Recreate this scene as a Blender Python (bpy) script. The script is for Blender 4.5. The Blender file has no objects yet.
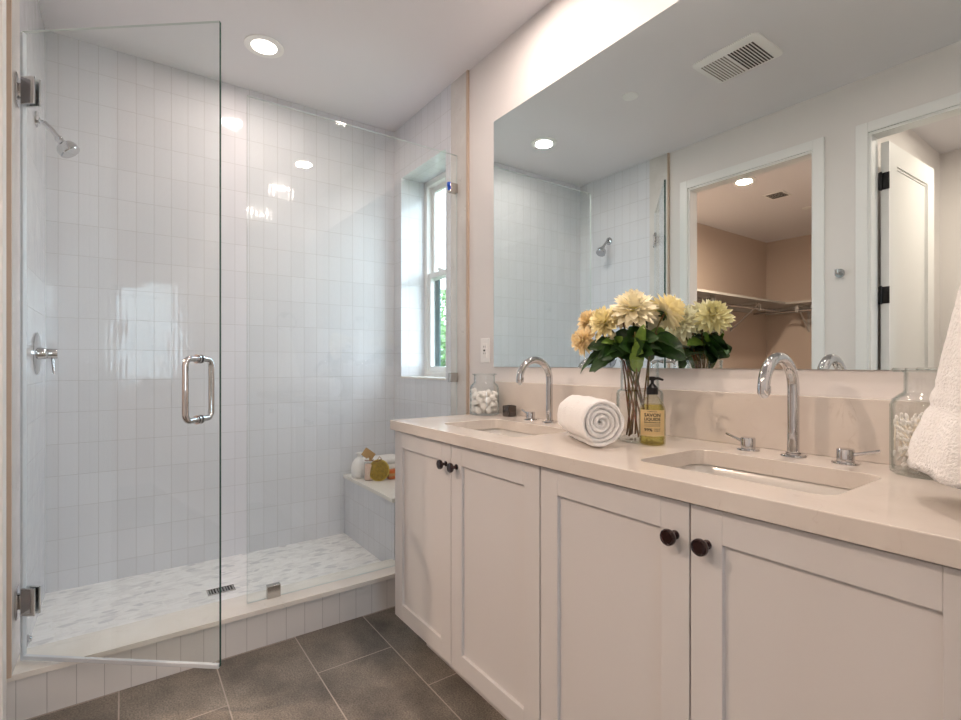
import bpy, bmesh, math, random
from mathutils import Vector, Matrix, noise
from math import sin, cos, pi, radians
random.seed(7)
S = bpy.context.scene
COL = S.collection

# ------------------------------------------------------------------ camera
CAMX, CAMY, CAMZ = -1.409, 0.0, 1.115
YAW = 0.619
cam = bpy.data.cameras.new('camera')
cam.sensor_fit = 'HORIZONTAL'; cam.sensor_width = 36.0
cam.lens = 500.882 / 961.0 * 36.0
cam.shift_y = (363.711 - 360.0) / 961.0
cam.clip_start = 0.02; cam.clip_end = 200
camo = bpy.data.objects.new('camera', cam); COL.objects.link(camo)
camo.location = (CAMX, CAMY, CAMZ)
camo.rotation_euler = (pi / 2, 0, -YAW)
S.camera = camo

# ------------------------------------------------------------------ view
S.view_settings.view_transform = 'Standard'
S.view_settings.look = 'None'
S.view_settings.exposure = 0.25
S.view_settings.gamma = 1.0
S.view_settings.use_curve_mapping = False
try:
    S.cycles.max_bounces = 12; S.cycles.diffuse_bounces = 6; S.cycles.glossy_bounces = 8
    S.cycles.transmission_bounces = 12; S.cycles.transparent_max_bounces = 32
except Exception:
    pass

# ------------------------------------------------------------------ world: bright overcast sky
SKY = 7.5
w = bpy.data.worlds.new('overcast_sky'); S.world = w; w.use_nodes = True
nt = w.node_tree; nt.nodes.clear()
wo = nt.nodes.new('ShaderNodeOutputWorld'); wb = nt.nodes.new('ShaderNodeBackground')
tc = nt.nodes.new('ShaderNodeTexCoord'); nz = nt.nodes.new('ShaderNodeTexNoise'); cr = nt.nodes.new('ShaderNodeValToRGB')
nz.inputs['Scale'].default_value = 1.6; nz.inputs['Detail'].default_value = 4
cr.color_ramp.elements[0].color = (0.60, 0.78, 1.0, 1); cr.color_ramp.elements[0].position = .3
cr.color_ramp.elements[1].color = (0.80, 0.90, 1.0, 1); cr.color_ramp.elements[1].position = .6
nt.links.new(tc.outputs['Generated'], nz.inputs['Vector']); nt.links.new(nz.outputs['Fac'], cr.inputs['Fac'])
nt.links.new(cr.outputs['Color'], wb.inputs['Color']); nt.links.new(wb.outputs[0], wo.inputs[0])
wb.inputs['Strength'].default_value = SKY

# ------------------------------------------------------------------ dimensions (metres)
W = 1.689; H = 2.583; YB = 2.905; YN = -1.7
YC = 2.105; CAPY = 2.095; CAPI = 2.262; ZCAP = .155; ZPAN = .104; YG = 2.174
ZC = .89; THK = .038
WP = 1.705; LX2 = -WP - .085         # far face of the left wall

# ------------------------------------------------------------------ lamps of the room and an added fill lamp
LAMP_E = 7.0
def lamp(name, loc, energy, size=.11, color=(1, .84, .75), spread=178):
    l = bpy.data.lights.new(name, 'AREA'); l.shape = 'DISK'; l.size = size
    l.energy = energy; l.color = color; l.spread = radians(spread)
    o = bpy.data.objects.new(name, l); o.location = loc; COL.objects.link(o)
    return o
DOWNLIGHTS = [(-.880, 2.468, .65), (-.335, 1.43, .85), (-.335, .61, .95), (-.5, -1.1, 1.6)]  # last one is an unseen lamp added behind the camera as front fill
for (x, y, k) in DOWNLIGHTS:
    lamp('downlight_bulb', (x, y, H - .012), LAMP_E * k)
lamp('downlight_bulb', (-2.657, 2.045, H - .012), 40, color=(1, .76, .60), spread=172)
lamp('downlight_bulb', (-2.5, .3, H - .012), 16, color=(1, .84, .70))
# daylight portals: guide sky light through the two openings (emit nothing themselves)
def window_light(name, loc, rot, sx, sy, e=None):
    l = bpy.data.lights.new(name, 'AREA'); l.shape = 'RECTANGLE'; l.size = sx; l.size_y = sy
    l.cycles.is_portal = True
    o = bpy.data.objects.new(name, l); o.location = loc; o.rotation_euler = rot; COL.objects.link(o)
window_light('sky_portal', (.235, 2.543, 1.65), (0, radians(90), 0), 1.24, .53)
window_light('sky_portal', (-1.15, YN - .14, 1.50), (radians(90), 0, 0), .8, 1.4)  # opening of the unseen window added for fill

# ================================================================== materials
def new_mat(name):
    m = bpy.data.materials.new(name); m.use_nodes = True
    nt = m.node_tree; b = nt.nodes['Principled BSDF']
    return m, nt, b
def srgb(r, g, b):
    f = lambda c: (c / 255 / 12.92) if c / 255 <= .04045 else ((c / 255 + .055) / 1.055) ** 2.4
    return (f(r), f(g), f(b), 1)
def plain(name, col, rough=.5, metal=0, spec=.5, bump=None, coat=0, sheen=0, var=None):
    m, nt, b = new_mat(name)
    b.inputs['Base Color'].default_value = col
    b.inputs['Roughness'].default_value = rough; b.inputs['Metallic'].default_value = metal
    b.inputs['Specular IOR Level'].default_value = spec
    b.inputs['Coat Weight'].default_value = coat; b.inputs['Sheen Weight'].default_value = sheen
    if bump or var:
        tc = nt.nodes.new('ShaderNodeTexCoord')
    if bump:
        sc, st = bump
        n = nt.nodes.new('ShaderNodeTexNoise'); n.inputs['Scale'].default_value = sc; n.inputs['Detail'].default_value = 3
        bp = nt.nodes.new('ShaderNodeBump'); bp.inputs['Strength'].default_value = st; bp.inputs['Distance'].default_value = .004
        nt.links.new(tc.outputs['Object'], n.inputs['Vector']); nt.links.new(n.outputs['Fac'], bp.inputs['Height'])
        nt.links.new(bp.outputs[0], b.inputs['Normal'])
    if var:
        sc, c2 = var
        n = nt.nodes.new('ShaderNodeTexNoise'); n.inputs['Scale'].default_value = sc; n.inputs['Detail'].default_value = 5
        r = nt.nodes.new('ShaderNodeValToRGB')
        r.color_ramp.elements[0].position = .35; r.color_ramp.elements[1].position = .65
        r.color_ramp.elements[0].color = col; r.color_ramp.elements[1].color = c2
        nt.links.new(tc.outputs['Object'], n.inputs['Vector']); nt.links.new(n.outputs['Fac'], r.inputs['Fac'])
        nt.links.new(r.outputs[0], b.inputs['Base Color'])
    return m
M = {}
M['paint'] = plain('wall_paint', (.74, .71, .695, 1), .55, bump=(180, .05))
M['ceil'] = plain('ceiling_paint', (.78, .76, .78, 1), .7, bump=(120, .05))
M['trimw'] = plain('trim_paint', (.80, .80, .79, 1), .35)
M['cab'] = plain('cabinet_paint', (.63, .60, .585, 1), .38)
M['cabin'] = plain('cabinet_inside', (.35, .32, .30, 1), .7)
M['chrome'] = plain('polished_chrome', (.62, .62, .63, 1), .05, 1)
M['nickel'] = plain('satin_nickel', (.55, .53, .50, 1), .22, 1)
M['black'] = plain('black_metal', (.012, .011, .012, 1), .35, .4)
M['bronze'] = plain('oil_rubbed_bronze', (.028, .010, .010, 1), .22, .55, coat=.6)
M['porc'] = plain('white_porcelain', (.72, .70, .67, 1), .08, coat=.5)
M['plast'] = plain('white_plastic', (.88, .87, .85, 1), .35)
M['slot'] = plain('dark_slot', (.02, .02, .02, 1), .6)
M['seal'] = plain('clear_vinyl_seal', (.62, .66, .70, 1), .2)
M['bluetape'] = plain('blue_film', (.01, .10, .60, 1), .4)
M['terry'] = plain('white_terry', (.88, .86, .84, 1), .95, spec=.1, bump=(230, 1.0), sheen=.4)
M['cotton'] = plain('cotton_wool', (.90, .87, .83, 1), 1, spec=.05, bump=(300, .6))
M['swab'] = plain('swab_paper', (.86, .78, .66, 1), .8, spec=.2)
M['stem'] = plain('reddish_stem', srgb(120, 52, 30), .5, var=(30, srgb(92, 92, 34)))
M['leaf'] = plain('dark_leaf', srgb(16, 44, 16), .5, var=(35, srgb(48, 84, 28)))
M['leafl'] = plain('light_leaf', srgb(88, 124, 42), .5, var=(35, srgb(128, 156, 62)))
M['pet'] = plain('cream_petal', srgb(248, 237, 188), .6, sheen=.2)
M['petw'] = plain('ivory_petal', srgb(251, 244, 216), .6, sheen=.2)
M['petp'] = plain('peach_petal', srgb(249, 231, 188), .6, sheen=.2)
M['core'] = plain('yellow_green_core', srgb(226, 214, 130), .7)
M['label'] = plain('cream_label', srgb(246, 226, 180), .6)
M['ink'] = plain('label_ink', (.02, .012, .01, 1), .6)
M['olive'] = plain('olive_loofah', srgb(160, 132, 40), .85, bump=(120, 1.0), var=(60, srgb(128, 104, 26)))
M['kraft'] = plain('kraft_tag', srgb(176, 140, 88), .8)
M['rope'] = plain('brown_string', srgb(120, 70, 36), .8)
M['salt'] = plain('pink_salt', srgb(214, 176, 158), .7, bump=(220, .8), var=(150, srgb(236, 214, 200)))
M['amber'] = plain('amber_soap', srgb(196, 98, 30), .3)
M['wire'] = plain('white_laminate', (.50, .48, .45, 1), .5)
M['closetpaint'] = plain('warm_wall_paint', (.56, .46, .385, 1), .6, bump=(120, .08))
M['taupe'] = plain('taupe_wall_paint', (.36, .31, .27, 1), .6)
M['grass'] = plain('outside_ground', (.10, .16, .06, 1), .9, var=(.6, (.20, .18, .12, 1)))
M['bark'] = plain('tree_bark', (.12, .08, .05, 1), .9)
M['tleaf'] = plain('tree_leaf', (.10, .22, .06, 1), .6, var=(3, (.16, .30, .08, 1)))
M['dark'] = plain('dark_brown_glass', (.022, .010, .006, 1), .08, coat=1)

def lens_mat():
    m = bpy.data.materials.new('lamp_lens'); m.use_nodes = True; nt = m.node_tree; nt.nodes.clear()
    o = nt.nodes.new('ShaderNodeOutputMaterial'); e = nt.nodes.new('ShaderNodeEmission')
    e.inputs[0].default_value = (1, .90, .80, 1); e.inputs[1].default_value = 9
    nt.links.new(e.outputs[0], o.inputs[0]); return m
M['lens'] = lens_mat()

def thin_glass(name, tint, rough=.0, ior=1.45, refl=1.0, rim=None):
    m = bpy.data.materials.new(name); m.use_nodes = True; nt = m.node_tree; nt.nodes.clear()
    o = nt.nodes.new('ShaderNodeOutputMaterial'); mx = nt.nodes.new('ShaderNodeMixShader')
    t = nt.nodes.new('ShaderNodeBsdfTransparent'); t.inputs[0].default_value = tint
    g = nt.nodes.new('ShaderNodeBsdfGlossy'); g.inputs['Roughness'].default_value = rough
    g.inputs['Color'].default_value = (refl, refl, refl, 1)
    # Schlick reflectance from the angle alone, the same on both sides of each face
    ge = nt.nodes.new('ShaderNodeNewGeometry'); dp = nt.nodes.new('ShaderNodeVectorMath'); dp.operation = 'DOT_PRODUCT'
    nt.links.new(ge.outputs['Normal'], dp.inputs[0]); nt.links.new(ge.outputs['Incoming'], dp.inputs[1])
    ab = nt.nodes.new('ShaderNodeMath'); ab.operation = 'ABSOLUTE'; nt.links.new(dp.outputs['Value'], ab.inputs[0])
    om = nt.nodes.new('ShaderNodeMath'); om.operation = 'SUBTRACT'; om.inputs[0].default_value = 1; nt.links.new(ab.outputs[0], om.inputs[1])
    pw = nt.nodes.new('ShaderNodeMath'); pw.operation = 'POWER'; pw.inputs[1].default_value = 5; nt.links.new(om.outputs[0], pw.inputs[0])
    r0 = ((ior - 1) / (ior + 1)) ** 2
    f = nt.nodes.new('ShaderNodeMath'); f.operation = 'MULTIPLY_ADD'; f.inputs[1].default_value = 1 - r0; f.inputs[2].default_value = r0
    nt.links.new(pw.outputs[0], f.inputs[0])
    if rim:      # a wall seen edge-on is a longer way through the glass
        mc = nt.nodes.new('ShaderNodeMix'); mc.data_type = 'RGBA'; mc.inputs[6].default_value = rim; mc.inputs[7].default_value = tint
        mp = nt.nodes.new('ShaderNodeMapRange'); mp.inputs[1].default_value = .05; mp.inputs[2].default_value = .55
        nt.links.new(ab.outputs[0], mp.inputs[0]); nt.links.new(mp.outputs[0], mc.inputs[0]); nt.links.new(mc.outputs[2], t.inputs[0])
    nt.links.new(f.outputs[0], mx.inputs[0]); nt.links.new(t.outputs[0], mx.inputs[1]); nt.links.new(g.outputs[0], mx.inputs[2])
    nt.links.new(mx.outputs[0], o.inputs[0]); return m
M['glass'] = thin_glass('shower_glass', (.965, .983, .980, 1))
M['wglass'] = thin_glass('window_glass', (.97, .99, .98, 1))
M['jar'] = thin_glass('jar_glass', (.978, .985, .985, 1), rim=(.62, .70, .70, 1))
M['soap'] = thin_glass('soap_bottle_plastic', (.97, .96, .88, 1), ior=1.45, rim=(.75, .72, .5, 1))
M['liquid'] = thin_glass('golden_liquid_soap', (.93, .87, .50, 1), ior=1.25, rim=(.62, .50, .16, 1))
M['edge'] = plain('glass_edge', (.03, .075, .065, 1), .08, spec=.8)
M['edgel'] = plain('glass_edge_light', (.60, .65, .63, 1), .1, spec=.8)
M['jaredge'] = plain('jar_glass_thick', (.42, .50, .50, 1), .1, spec=.8)
M['mirror'] = plain('mirror_silver', (.80, .87, .87, 1), .008, 1)

def tile_mat(name='white_tile', col=(.69, .70, .735, 1), grout=(.52, .52, .53, 1), bw=.0716, rh=.1414):
    m, nt, b = new_mat(name)
    uv = nt.nodes.new('ShaderNodeUVMap'); uv.uv_map = 'UVMap'
    br = nt.nodes.new('ShaderNodeTexBrick'); br.offset = 0; br.squash = 1
    br.inputs['Scale'].default_value = 1; br.inputs['Brick Width'].default_value = bw
    br.inputs['Row Height'].default_value = rh; br.inputs['Mortar Size'].default_value = .0011
    br.inputs['Mortar Smooth'].default_value = .3
    c2 = tuple(x * .955 for x in col[:3]) + (1,)
    br.inputs['Color1'].default_value = col; br.inputs['Color2'].default_value = c2; br.inputs['Mortar'].default_value = grout
    nt.links.new(uv.outputs[0], br.inputs['Vector']); nt.links.new(br.outputs['Color'], b.inputs['Base Color'])
    # hand-made tiles: slight waviness plus faint vertical ribs
    n = nt.nodes.new('ShaderNodeTexNoise'); n.inputs['Scale'].default_value = 9; n.inputs['Detail'].default_value = 1
    nt.links.new(uv.outputs[0], n.inputs['Vector'])
    wv = nt.nodes.new('ShaderNodeTexWave'); wv.wave_type = 'BANDS'; wv.bands_direction = 'X'
    wv.inputs['Scale'].default_value = 14.0 / 1.0; wv.inputs['Distortion'].default_value = 0
    nt.links.new(uv.outputs[0], wv.inputs['Vector'])
    ml = nt.nodes.new('ShaderNodeMath'); ml.operation = 'MULTIPLY_ADD'; ml.inputs[1].default_value = .05
    nt.links.new(wv.outputs['Fac'], ml.inputs[0]); nt.links.new(n.outputs['Fac'], ml.inputs[2])
    b1 = nt.nodes.new('ShaderNodeBump'); b1.inputs['Strength'].default_value = .15; b1.inputs['Distance'].default_value = .01
    nt.links.new(ml.outputs[0], b1.inputs['Height'])
    b2 = nt.nodes.new('ShaderNodeBump'); b2.inputs['Strength'].default_value = .5; b2.inputs['Distance'].default_value = .0015; b2.invert = True
    nt.links.new(br.outputs['Fac'], b2.inputs['Height']); nt.links.new(b1.outputs[0], b2.inputs['Normal'])
    nt.links.new(b2.outputs[0], b.inputs['Normal'])
    b.inputs['Roughness'].default_value = .07
    return m
M['tile'] = tile_mat()
M['curbtile'] = tile_mat('curb_tile', (.72, .70, .68, 1), (.46, .44, .43, 1), .0735, .30)

def stone_mat(name, c1, c2, vein, scale=6, rough=.25):
    m, nt, b = new_mat(name)
    tc = nt.nodes.new('ShaderNodeTexCoord')
    n = nt.nodes.new('ShaderNodeTexNoise'); n.inputs['Scale'].default_value = scale; n.inputs['Detail'].default_value = 6
    r = nt.nodes.new('ShaderNodeValToRGB'); r.color_ramp.elements[0].color = c1; r.color_ramp.elements[1].color = c2
    r.color_ramp.elements[0].position = .35; r.color_ramp.elements[1].position = .68
    n2 = nt.nodes.new('ShaderNodeTexNoise'); n2.inputs['Scale'].default_value = scale * 1.7; n2.inputs['Detail'].default_value = 9; n2.inputs['Distortion'].default_value = 1.2
    r2 = nt.nodes.new('ShaderNodeValToRGB')
    e = r2.color_ramp.elements; e[0].position = .485; e[0].color = (0, 0, 0, 1); e[1].position = .5; e[1].color = (1, 1, 1, 1)
    e3 = r2.color_ramp.elements.new(.515); e3.color = (0, 0, 0, 1)
    n3 = nt.nodes.new('ShaderNodeTexNoise'); n3.inputs['Scale'].default_value = 14; n3.inputs['Detail'].default_value = 2
    mm = nt.nodes.new('ShaderNodeMath'); mm.operation = 'MULTIPLY'
    mr = nt.nodes.new('ShaderNodeMapRange'); mr.inputs[1].default_value = .5; mr.inputs[2].default_value = .75; mr.inputs[4].default_value = .8
    mx = nt.nodes.new('ShaderNodeMix'); mx.data_type = 'RGBA'
    for q in (n, n2, n3): nt.links.new(tc.outputs['Object'], q.inputs['Vector'])
    nt.links.new(n.outputs['Fac'], r.inputs['Fac']); nt.links.new(n2.outputs['Fac'], r2.inputs['Fac'])
    nt.links.new(n3.outputs['Fac'], mr.inputs[0]); nt.links.new(r2.outputs[0], mm.inputs[0]); nt.links.new(mr.outputs[0], mm.inputs[1])
    nt.links.new(mm.outputs[0], mx.inputs[0]); nt.links.new(r.outputs[0], mx.inputs[6]); mx.inputs[7].default_value = vein
    nt.links.new(mx.outputs[2], b.inputs['Base Color'])
    b.inputs['Roughness'].default_value = rough
    return m
M['quartz'] = stone_mat('cream_quartz', (.62, .555, .50, 1), (.68, .62, .565, 1), (.54, .47, .41, 1), rough=.16)
M['jambstone'] = stone_mat('jamb_stone', (.60, .575, .55, 1), (.68, .66, .635, 1), (.42, .40, .38, 1), 7)
M['capstone'] = stone_mat('cap_stone', (.74, .70, .64, 1), (.80, .77, .72, 1), (.60, .56, .50, 1), 5)
M['benchstone'] = M['capstone']
M['jambedge'] = plain('stone_edge', srgb(190, 170, 152), .5)

def mosaic_mat():
    m, nt, b = new_mat('pebble_mosaic')
    uv = nt.nodes.new('ShaderNodeUVMap'); uv.uv_map = 'UVMap'
    mp = nt.nodes.new('ShaderNodeMapping'); mp.inputs['Scale'].default_value = (46, 20, 1)
    nz = nt.nodes.new('ShaderNodeTexNoise'); nz.inputs['Scale'].default_value = 6
    v = nt.nodes.new('ShaderNodeTexVoronoi'); v.feature = 'F1'; v.inputs['Scale'].default_value = 1
    v2 = nt.nodes.new('ShaderNodeTexVoronoi'); v2.feature = 'DISTANCE_TO_EDGE'; v2.inputs['Scale'].default_value = 1
    r = nt.nodes.new('ShaderNodeValToRGB'); e = r.color_ramp.elements
    e[0].position = 0; e[0].color = (.62, .62, .63, 1); e[1].position = 1; e[1].color = (.90, .89, .88, 1)
    q = r.color_ramp.elements.new(.35); q.color = (.78, .77, .76, 1)
    q = r.color_ramp.elements.new(.6); q.color = (.86, .85, .84, 1)
    r2 = nt.nodes.new('ShaderNodeValToRGB'); r2.color_ramp.elements[0].position = .03; r2.color_ramp.elements[1].position = .10
    mx = nt.nodes.new('ShaderNodeMix'); mx.data_type = 'RGBA'; mx.inputs[6].default_value = (.84, .83, .81, 1)
    sx = nt.nodes.new('ShaderNodeSeparateColor')
    nt.links.new(uv.outputs[0], mp.inputs[0]); nt.links.new(mp.outputs[0], v.inputs['Vector']); nt.links.new(mp.outputs[0], v2.inputs['Vector'])
    nt.links.new(v.outputs['Color'], sx.inputs[0]); nt.links.new(sx.outputs[0], r.inputs['Fac'])
    nt.links.new(v2.outputs['Distance'], r2.inputs['Fac']); nt.links.new(r2.outputs[0], mx.inputs[0]); nt.links.new(r.outputs[0], mx.inputs[7])
    nt.links.new(mx.outputs[2], b.inputs['Base Color'])
    bp = nt.nodes.new('ShaderNodeBump'); bp.inputs['Strength'].default_value = .4; bp.inputs['Distance'].default_value = .003
    nt.links.new(r2.outputs[0], bp.inputs['Height']); nt.links.new(bp.outputs[0], b.inputs['Normal'])
    b.inputs['Roughness'].default_value = .35
    return m
M['mosaic'] = mosaic_mat()

def floor_mat():
    m, nt, b = new_mat('slate_floor_tile')
    uv = nt.nodes.new('ShaderNodeUVMap'); uv.uv_map = 'UVMap'
    br = nt.nodes.new('ShaderNodeTexBrick'); br.offset = .5; br.offset_frequency = 2; br.squash = 1
    br.inputs['Scale'].default_value = 1; br.inputs['Brick Width'].default_value = .58
    br.inputs['Row Height'].default_value = .291; br.inputs['Mortar Size'].default_value = .0022; br.inputs['Mortar Smooth'].default_value = .1
    br.inputs['Color1'].default_value = (1, 1, 1, 1); br.inputs['Color2'].default_value = (.78, .78, .78, 1); br.inputs['Mortar'].default_value = (1, 1, 1, 1)
    n = nt.nodes.new('ShaderNodeTexNoise'); n.inputs['Scale'].default_value = 3.2; n.inputs['Detail'].default_value = 8; n.inputs['Roughness'].default_value = .62
    n2 = nt.nodes.new('ShaderNodeTexNoise'); n2.inputs['Scale'].default_value = 190; n2.inputs['Detail'].default_value = 3
    r = nt.nodes.new('ShaderNodeValToRGB'); e = r.color_ramp.elements
    e[0].position = .32; e[0].color = (.068, .058, .049, 1); e[1].position = .66; e[1].color = (.29, .25, .205, 1)
    r2 = nt.nodes.new('ShaderNodeMapRange'); r2.inputs[1].default_value = .3; r2.inputs[2].default_value = .7; r2.inputs[3].default_value = .55; r2.inputs[4].default_value = 1.45
    a = nt.nodes.new('ShaderNodeMix'); a.data_type = 'RGBA'; a.blend_type = 'MULTIPLY'; a.inputs[0].default_value = 1
    c = nt.nodes.new('ShaderNodeMix'); c.data_type = 'RGBA'; c.blend_type = 'MULTIPLY'; c.inputs[0].default_value = 1
    g = nt.nodes.new('ShaderNodeMix'); g.data_type = 'RGBA'; g.inputs[7].default_value = (.42, .36, .31, 1)
    nt.links.new(uv.outputs[0], br.inputs['Vector']); nt.links.new(uv.outputs[0], n.inputs['Vector']); nt.links.new(uv.outputs[0], n2.inputs['Vector'])
    nt.links.new(n.outputs['Fac'], r.inputs['Fac']); nt.links.new(n2.outputs['Fac'], r2.inputs[0])
    nt.links.new(r.outputs[0], a.inputs[6]); nt.links.new(br.outputs['Color'], a.inputs[7])
    nt.links.new(a.outputs[2], c.inputs[6]); nt.links.new(r2.outputs[0], c.inputs[7])
    nt.links.new(c.outputs[2], g.inputs[6]); nt.links.new(br.outputs['Fac'], g.inputs[0])
    nt.links.new(g.outputs[2], b.inputs['Base Color'])
    b.inputs['Roughness'].default_value = .42
    return m
M['floor'] = floor_mat()

# ================================================================== mesh helpers
def BM(): return bmesh.new()
def mesh_from(bm, name, mats):
    me = bpy.data.meshes.new(name); bmesh.ops.recalc_face_normals(bm, faces=bm.faces[:]) if len(bm.faces) else None
    bm.to_mesh(me); bm.free()
    for m in (mats if isinstance(mats, (list, tuple)) else [mats]): me.materials.append(m)
    return me
def obj(name, bm, mat, parent=None, smooth=False, origin=None):
    """bm is in world coordinates; becomes one mesh object, child of parent when given"""
    if parent is None:
        vs = [v.co for v in bm.verts]
        if origin is None:
            origin = Vector(((min(v.x for v in vs) + max(v.x for v in vs)) / 2, (min(v.y for v in vs) + max(v.y for v in vs)) / 2, min(v.z for v in vs)))
        origin = Vector(origin)
        bmesh.ops.translate(bm, verts=bm.verts[:], vec=-origin)
    else:
        bpy.context.view_layer.update()
        bmesh.ops.transform(bm, matrix=WM(parent).inverted(), verts=bm.verts[:])
    me = mesh_from(bm, name, mat)
    if smooth:
        for p in me.polygons: p.use_smooth = True
        if smooth == 'auto':
            try: me.set_sharp_from_angle(angle=radians(40))
            except Exception: pass
    o = bpy.data.objects.new(name, me); COL.objects.link(o)
    if parent is None: o.location = origin
    else: o.parent = parent
    return o
def WM(o):
    m = o.matrix_basis
    return WM(o.parent) @ m if o.parent else m
def tag(o, label=None, cat=None, group=None, kind=None):
    if label: o['label'] = label
    if cat: o['category'] = cat
    if group: o['group'] = group
    if kind: o['kind'] = kind
    return o
def thing(name, loc, label, cat, group=None, rotz=0):
    o = bpy.data.objects.new(name, None); o.empty_display_size = .05
    o.location = loc; o.rotation_euler = (0, 0, rotz); COL.objects.link(o)
    return tag(o, label, cat, group)
def copy_tree(o, parent=None):
    c = o.copy(); COL.objects.link(c)
    if parent is not None: c.parent = parent
    for ch in list(o.children): copy_tree(ch, c)
    return c
def box(bm, x0, x1, y0, y1, z0, z1, mi=0, bev=0, seg=2):
    r = bmesh.ops.create_cube(bm, size=1)
    vs = r['verts']
    for v in vs:
        v.co = Vector((x0 + (v.co.x + .5) * (x1 - x0), y0 + (v.co.y + .5) * (y1 - y0), z0 + (v.co.z + .5) * (z1 - z0)))
    fs = set(f for v in vs for f in v.link_faces)
    for f in fs: f.material_index = mi
    if bev:
        es = list(set(e for v in vs for e in v.link_edges))
        bmesh.ops.bevel(bm, geom=es, offset=bev, segments=seg, profile=.5, affect='EDGES')
    return bm
def boxm(bm, M4, sx, sy, sz, mi=0, bev=0):
    """box centred on matrix M4"""
    b2 = bmesh.new(); box(b2, -sx / 2, sx / 2, -sy / 2, sy / 2, -sz / 2, sz / 2, mi, bev)
    bmesh.ops.transform(b2, matrix=M4, verts=b2.verts[:]); merge(bm, b2)
def merge(bm, b2, mat=None):
    me = bpy.data.meshes.new('tmp'); b2.to_mesh(me); b2.free()
    if mat is not None: me.transform(mat)
    bm.from_mesh(me); bpy.data.meshes.remove(me)
def lathe(bm, prof, center, n=32, axis='z', mi=0, cap=True, sx=1, sy=1):
    """prof: list of (r, h)"""
    c = Vector(center); rings = []
    def P(r, h, a):
        x, y = r * cos(a) * sx, r * sin(a) * sy
        if axis == 'z': return c + Vector((x, y, h))
        if axis == 'x': return c + Vector((h, x, y))
        if axis == 'y': return c + Vector((x, h, y))
        return c + axis @ Vector((x, y, h))
    for r, h in prof:
        if r < 1e-6: rings.append([bm.verts.new(P(0, h, 0))])
        else: rings.append([bm.verts.new(P(r, h, 2 * pi * k / n)) for k in range(n)])
    for a, b in zip(rings[:-1], rings[1:]):
        for k in range(n):
            k2 = (k + 1) % n
            if len(a) == 1 and len(b) == 1: continue
            if len(a) == 1: f = bm.faces.new((a[0], b[k], b[k2]))
            elif len(b) == 1: f = bm.faces.new((a[k], b[0], a[k2]))
            else: f = bm.faces.new((a[k], a[k2], b[k2], b[k]))
            f.material_index = mi
    if cap:
        for rg in (rings[0], rings[-1]):
            if len(rg) > 2:
                try: bm.faces.new(rg).material_index = mi
                except ValueError: pass
    return bm
def tube(bm, pts, r, n=12, mi=0, cap=True):
    pts = [Vector(p) for p in pts]; rings = []
    rr = r if isinstance(r, (list, tuple)) else [r] * len(pts)
    up = None
    for i, p in enumerate(pts):
        t = (pts[min(i + 1, len(pts) - 1)] - pts[max(i - 1, 0)]).normalized()
        if up is None:
            up = Vector((0, 0, 1)) if abs(t.z) < .9 else Vector((1, 0, 0))
        s = t.cross(up).normalized(); up = s.cross(t).normalized()
        rings.append([bm.verts.new(p + (s * cos(2 * pi * k / n) + up * sin(2 * pi * k / n)) * rr[i]) for k in range(n)])
    for a, b in zip(rings[:-1], rings[1:]):
        for k in range(n):
            bm.faces.new((a[k], a[(k + 1) % n], b[(k + 1) % n], b[k])).material_index = mi
    if cap:
        bm.faces.new(rings[0]).material_index = mi; bm.faces.new(rings[-1]).material_index = mi
    return bm
def prism(bm, loop, z0, z1, mi=0):
    a = [bm.verts.new((x, y, z0)) for x, y in loop]; b = [bm.verts.new((x, y, z1)) for x, y in loop]
    n = len(loop)
    for k in range(n): bm.faces.new((a[k], a[(k + 1) % n], b[(k + 1) % n], b[k])).material_index = mi
    bm.faces.new(a[::-1]).material_index = mi; bm.faces.new(b).material_index = mi
def rrect(x0, x1, y0, y1, r, n=6):
    out = []
    for cx, cy, a0 in ((x1 - r, y1 - r, 0), (x0 + r, y1 - r, pi / 2), (x0 + r, y0 + r, pi), (x1 - r, y0 + r, 3 * pi / 2)):
        for k in range(n + 1):
            a = a0 + pi / 2 * k / n; out.append((cx + r * cos(a), cy + r * sin(a)))
    return out
def loft(bm, loops, mi=0, capa=True, capb=True):
    """loops: list of lists of 3-D points, same length, closed"""
    R = [[bm.verts.new(p) for p in L] for L in loops]; n = len(R[0])
    for a, b in zip(R[:-1], R[1:]):
        for k in range(n): bm.faces.new((a[k], a[(k + 1) % n], b[(k + 1) % n], b[k])).material_index = mi
    if capa: bm.faces.new(R[0]).material_index = mi
    if capb: bm.faces.new(R[-1]).material_index = mi
def boxuv(o, du=0.0, dv=0.0):
    """metre-scaled box projection in world axes, by dominant normal"""
    me = o.data; uv = me.uv_layers.new(name='UVMap'); mw = WM(o)
    for p in me.polygons:
        n = p.normal
        ax = max(range(3), key=lambda i: abs(n[i]))
        for li in p.loop_indices:
            c = mw @ me.vertices[me.loops[li].vertex_index].co
            if ax == 2: u, v = c.y, c.x
            elif ax == 0: u, v = c.y, c.z
            else: u, v = c.x, c.z
            uv.data[li].uv = (u + du, v + dv)
def struct(name, bm, mat, parent=None, uv=None, smooth=False, label=None):
    o = obj(name, bm, mat, parent, smooth)
    if parent is None: o['kind'] = 'structure'
    if label: o['label'] = label
    if uv is not None: boxuv(o, *uv)
    return o

# ================================================================== THE SETTING
VT = 10 * .1414 - .190     # tile row phase
# floor: planks of slate tile; UV.y rows across x, bricks along y
bm = BM(); box(bm, -WP, 0, YN, YC, -.06, 0)
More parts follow.
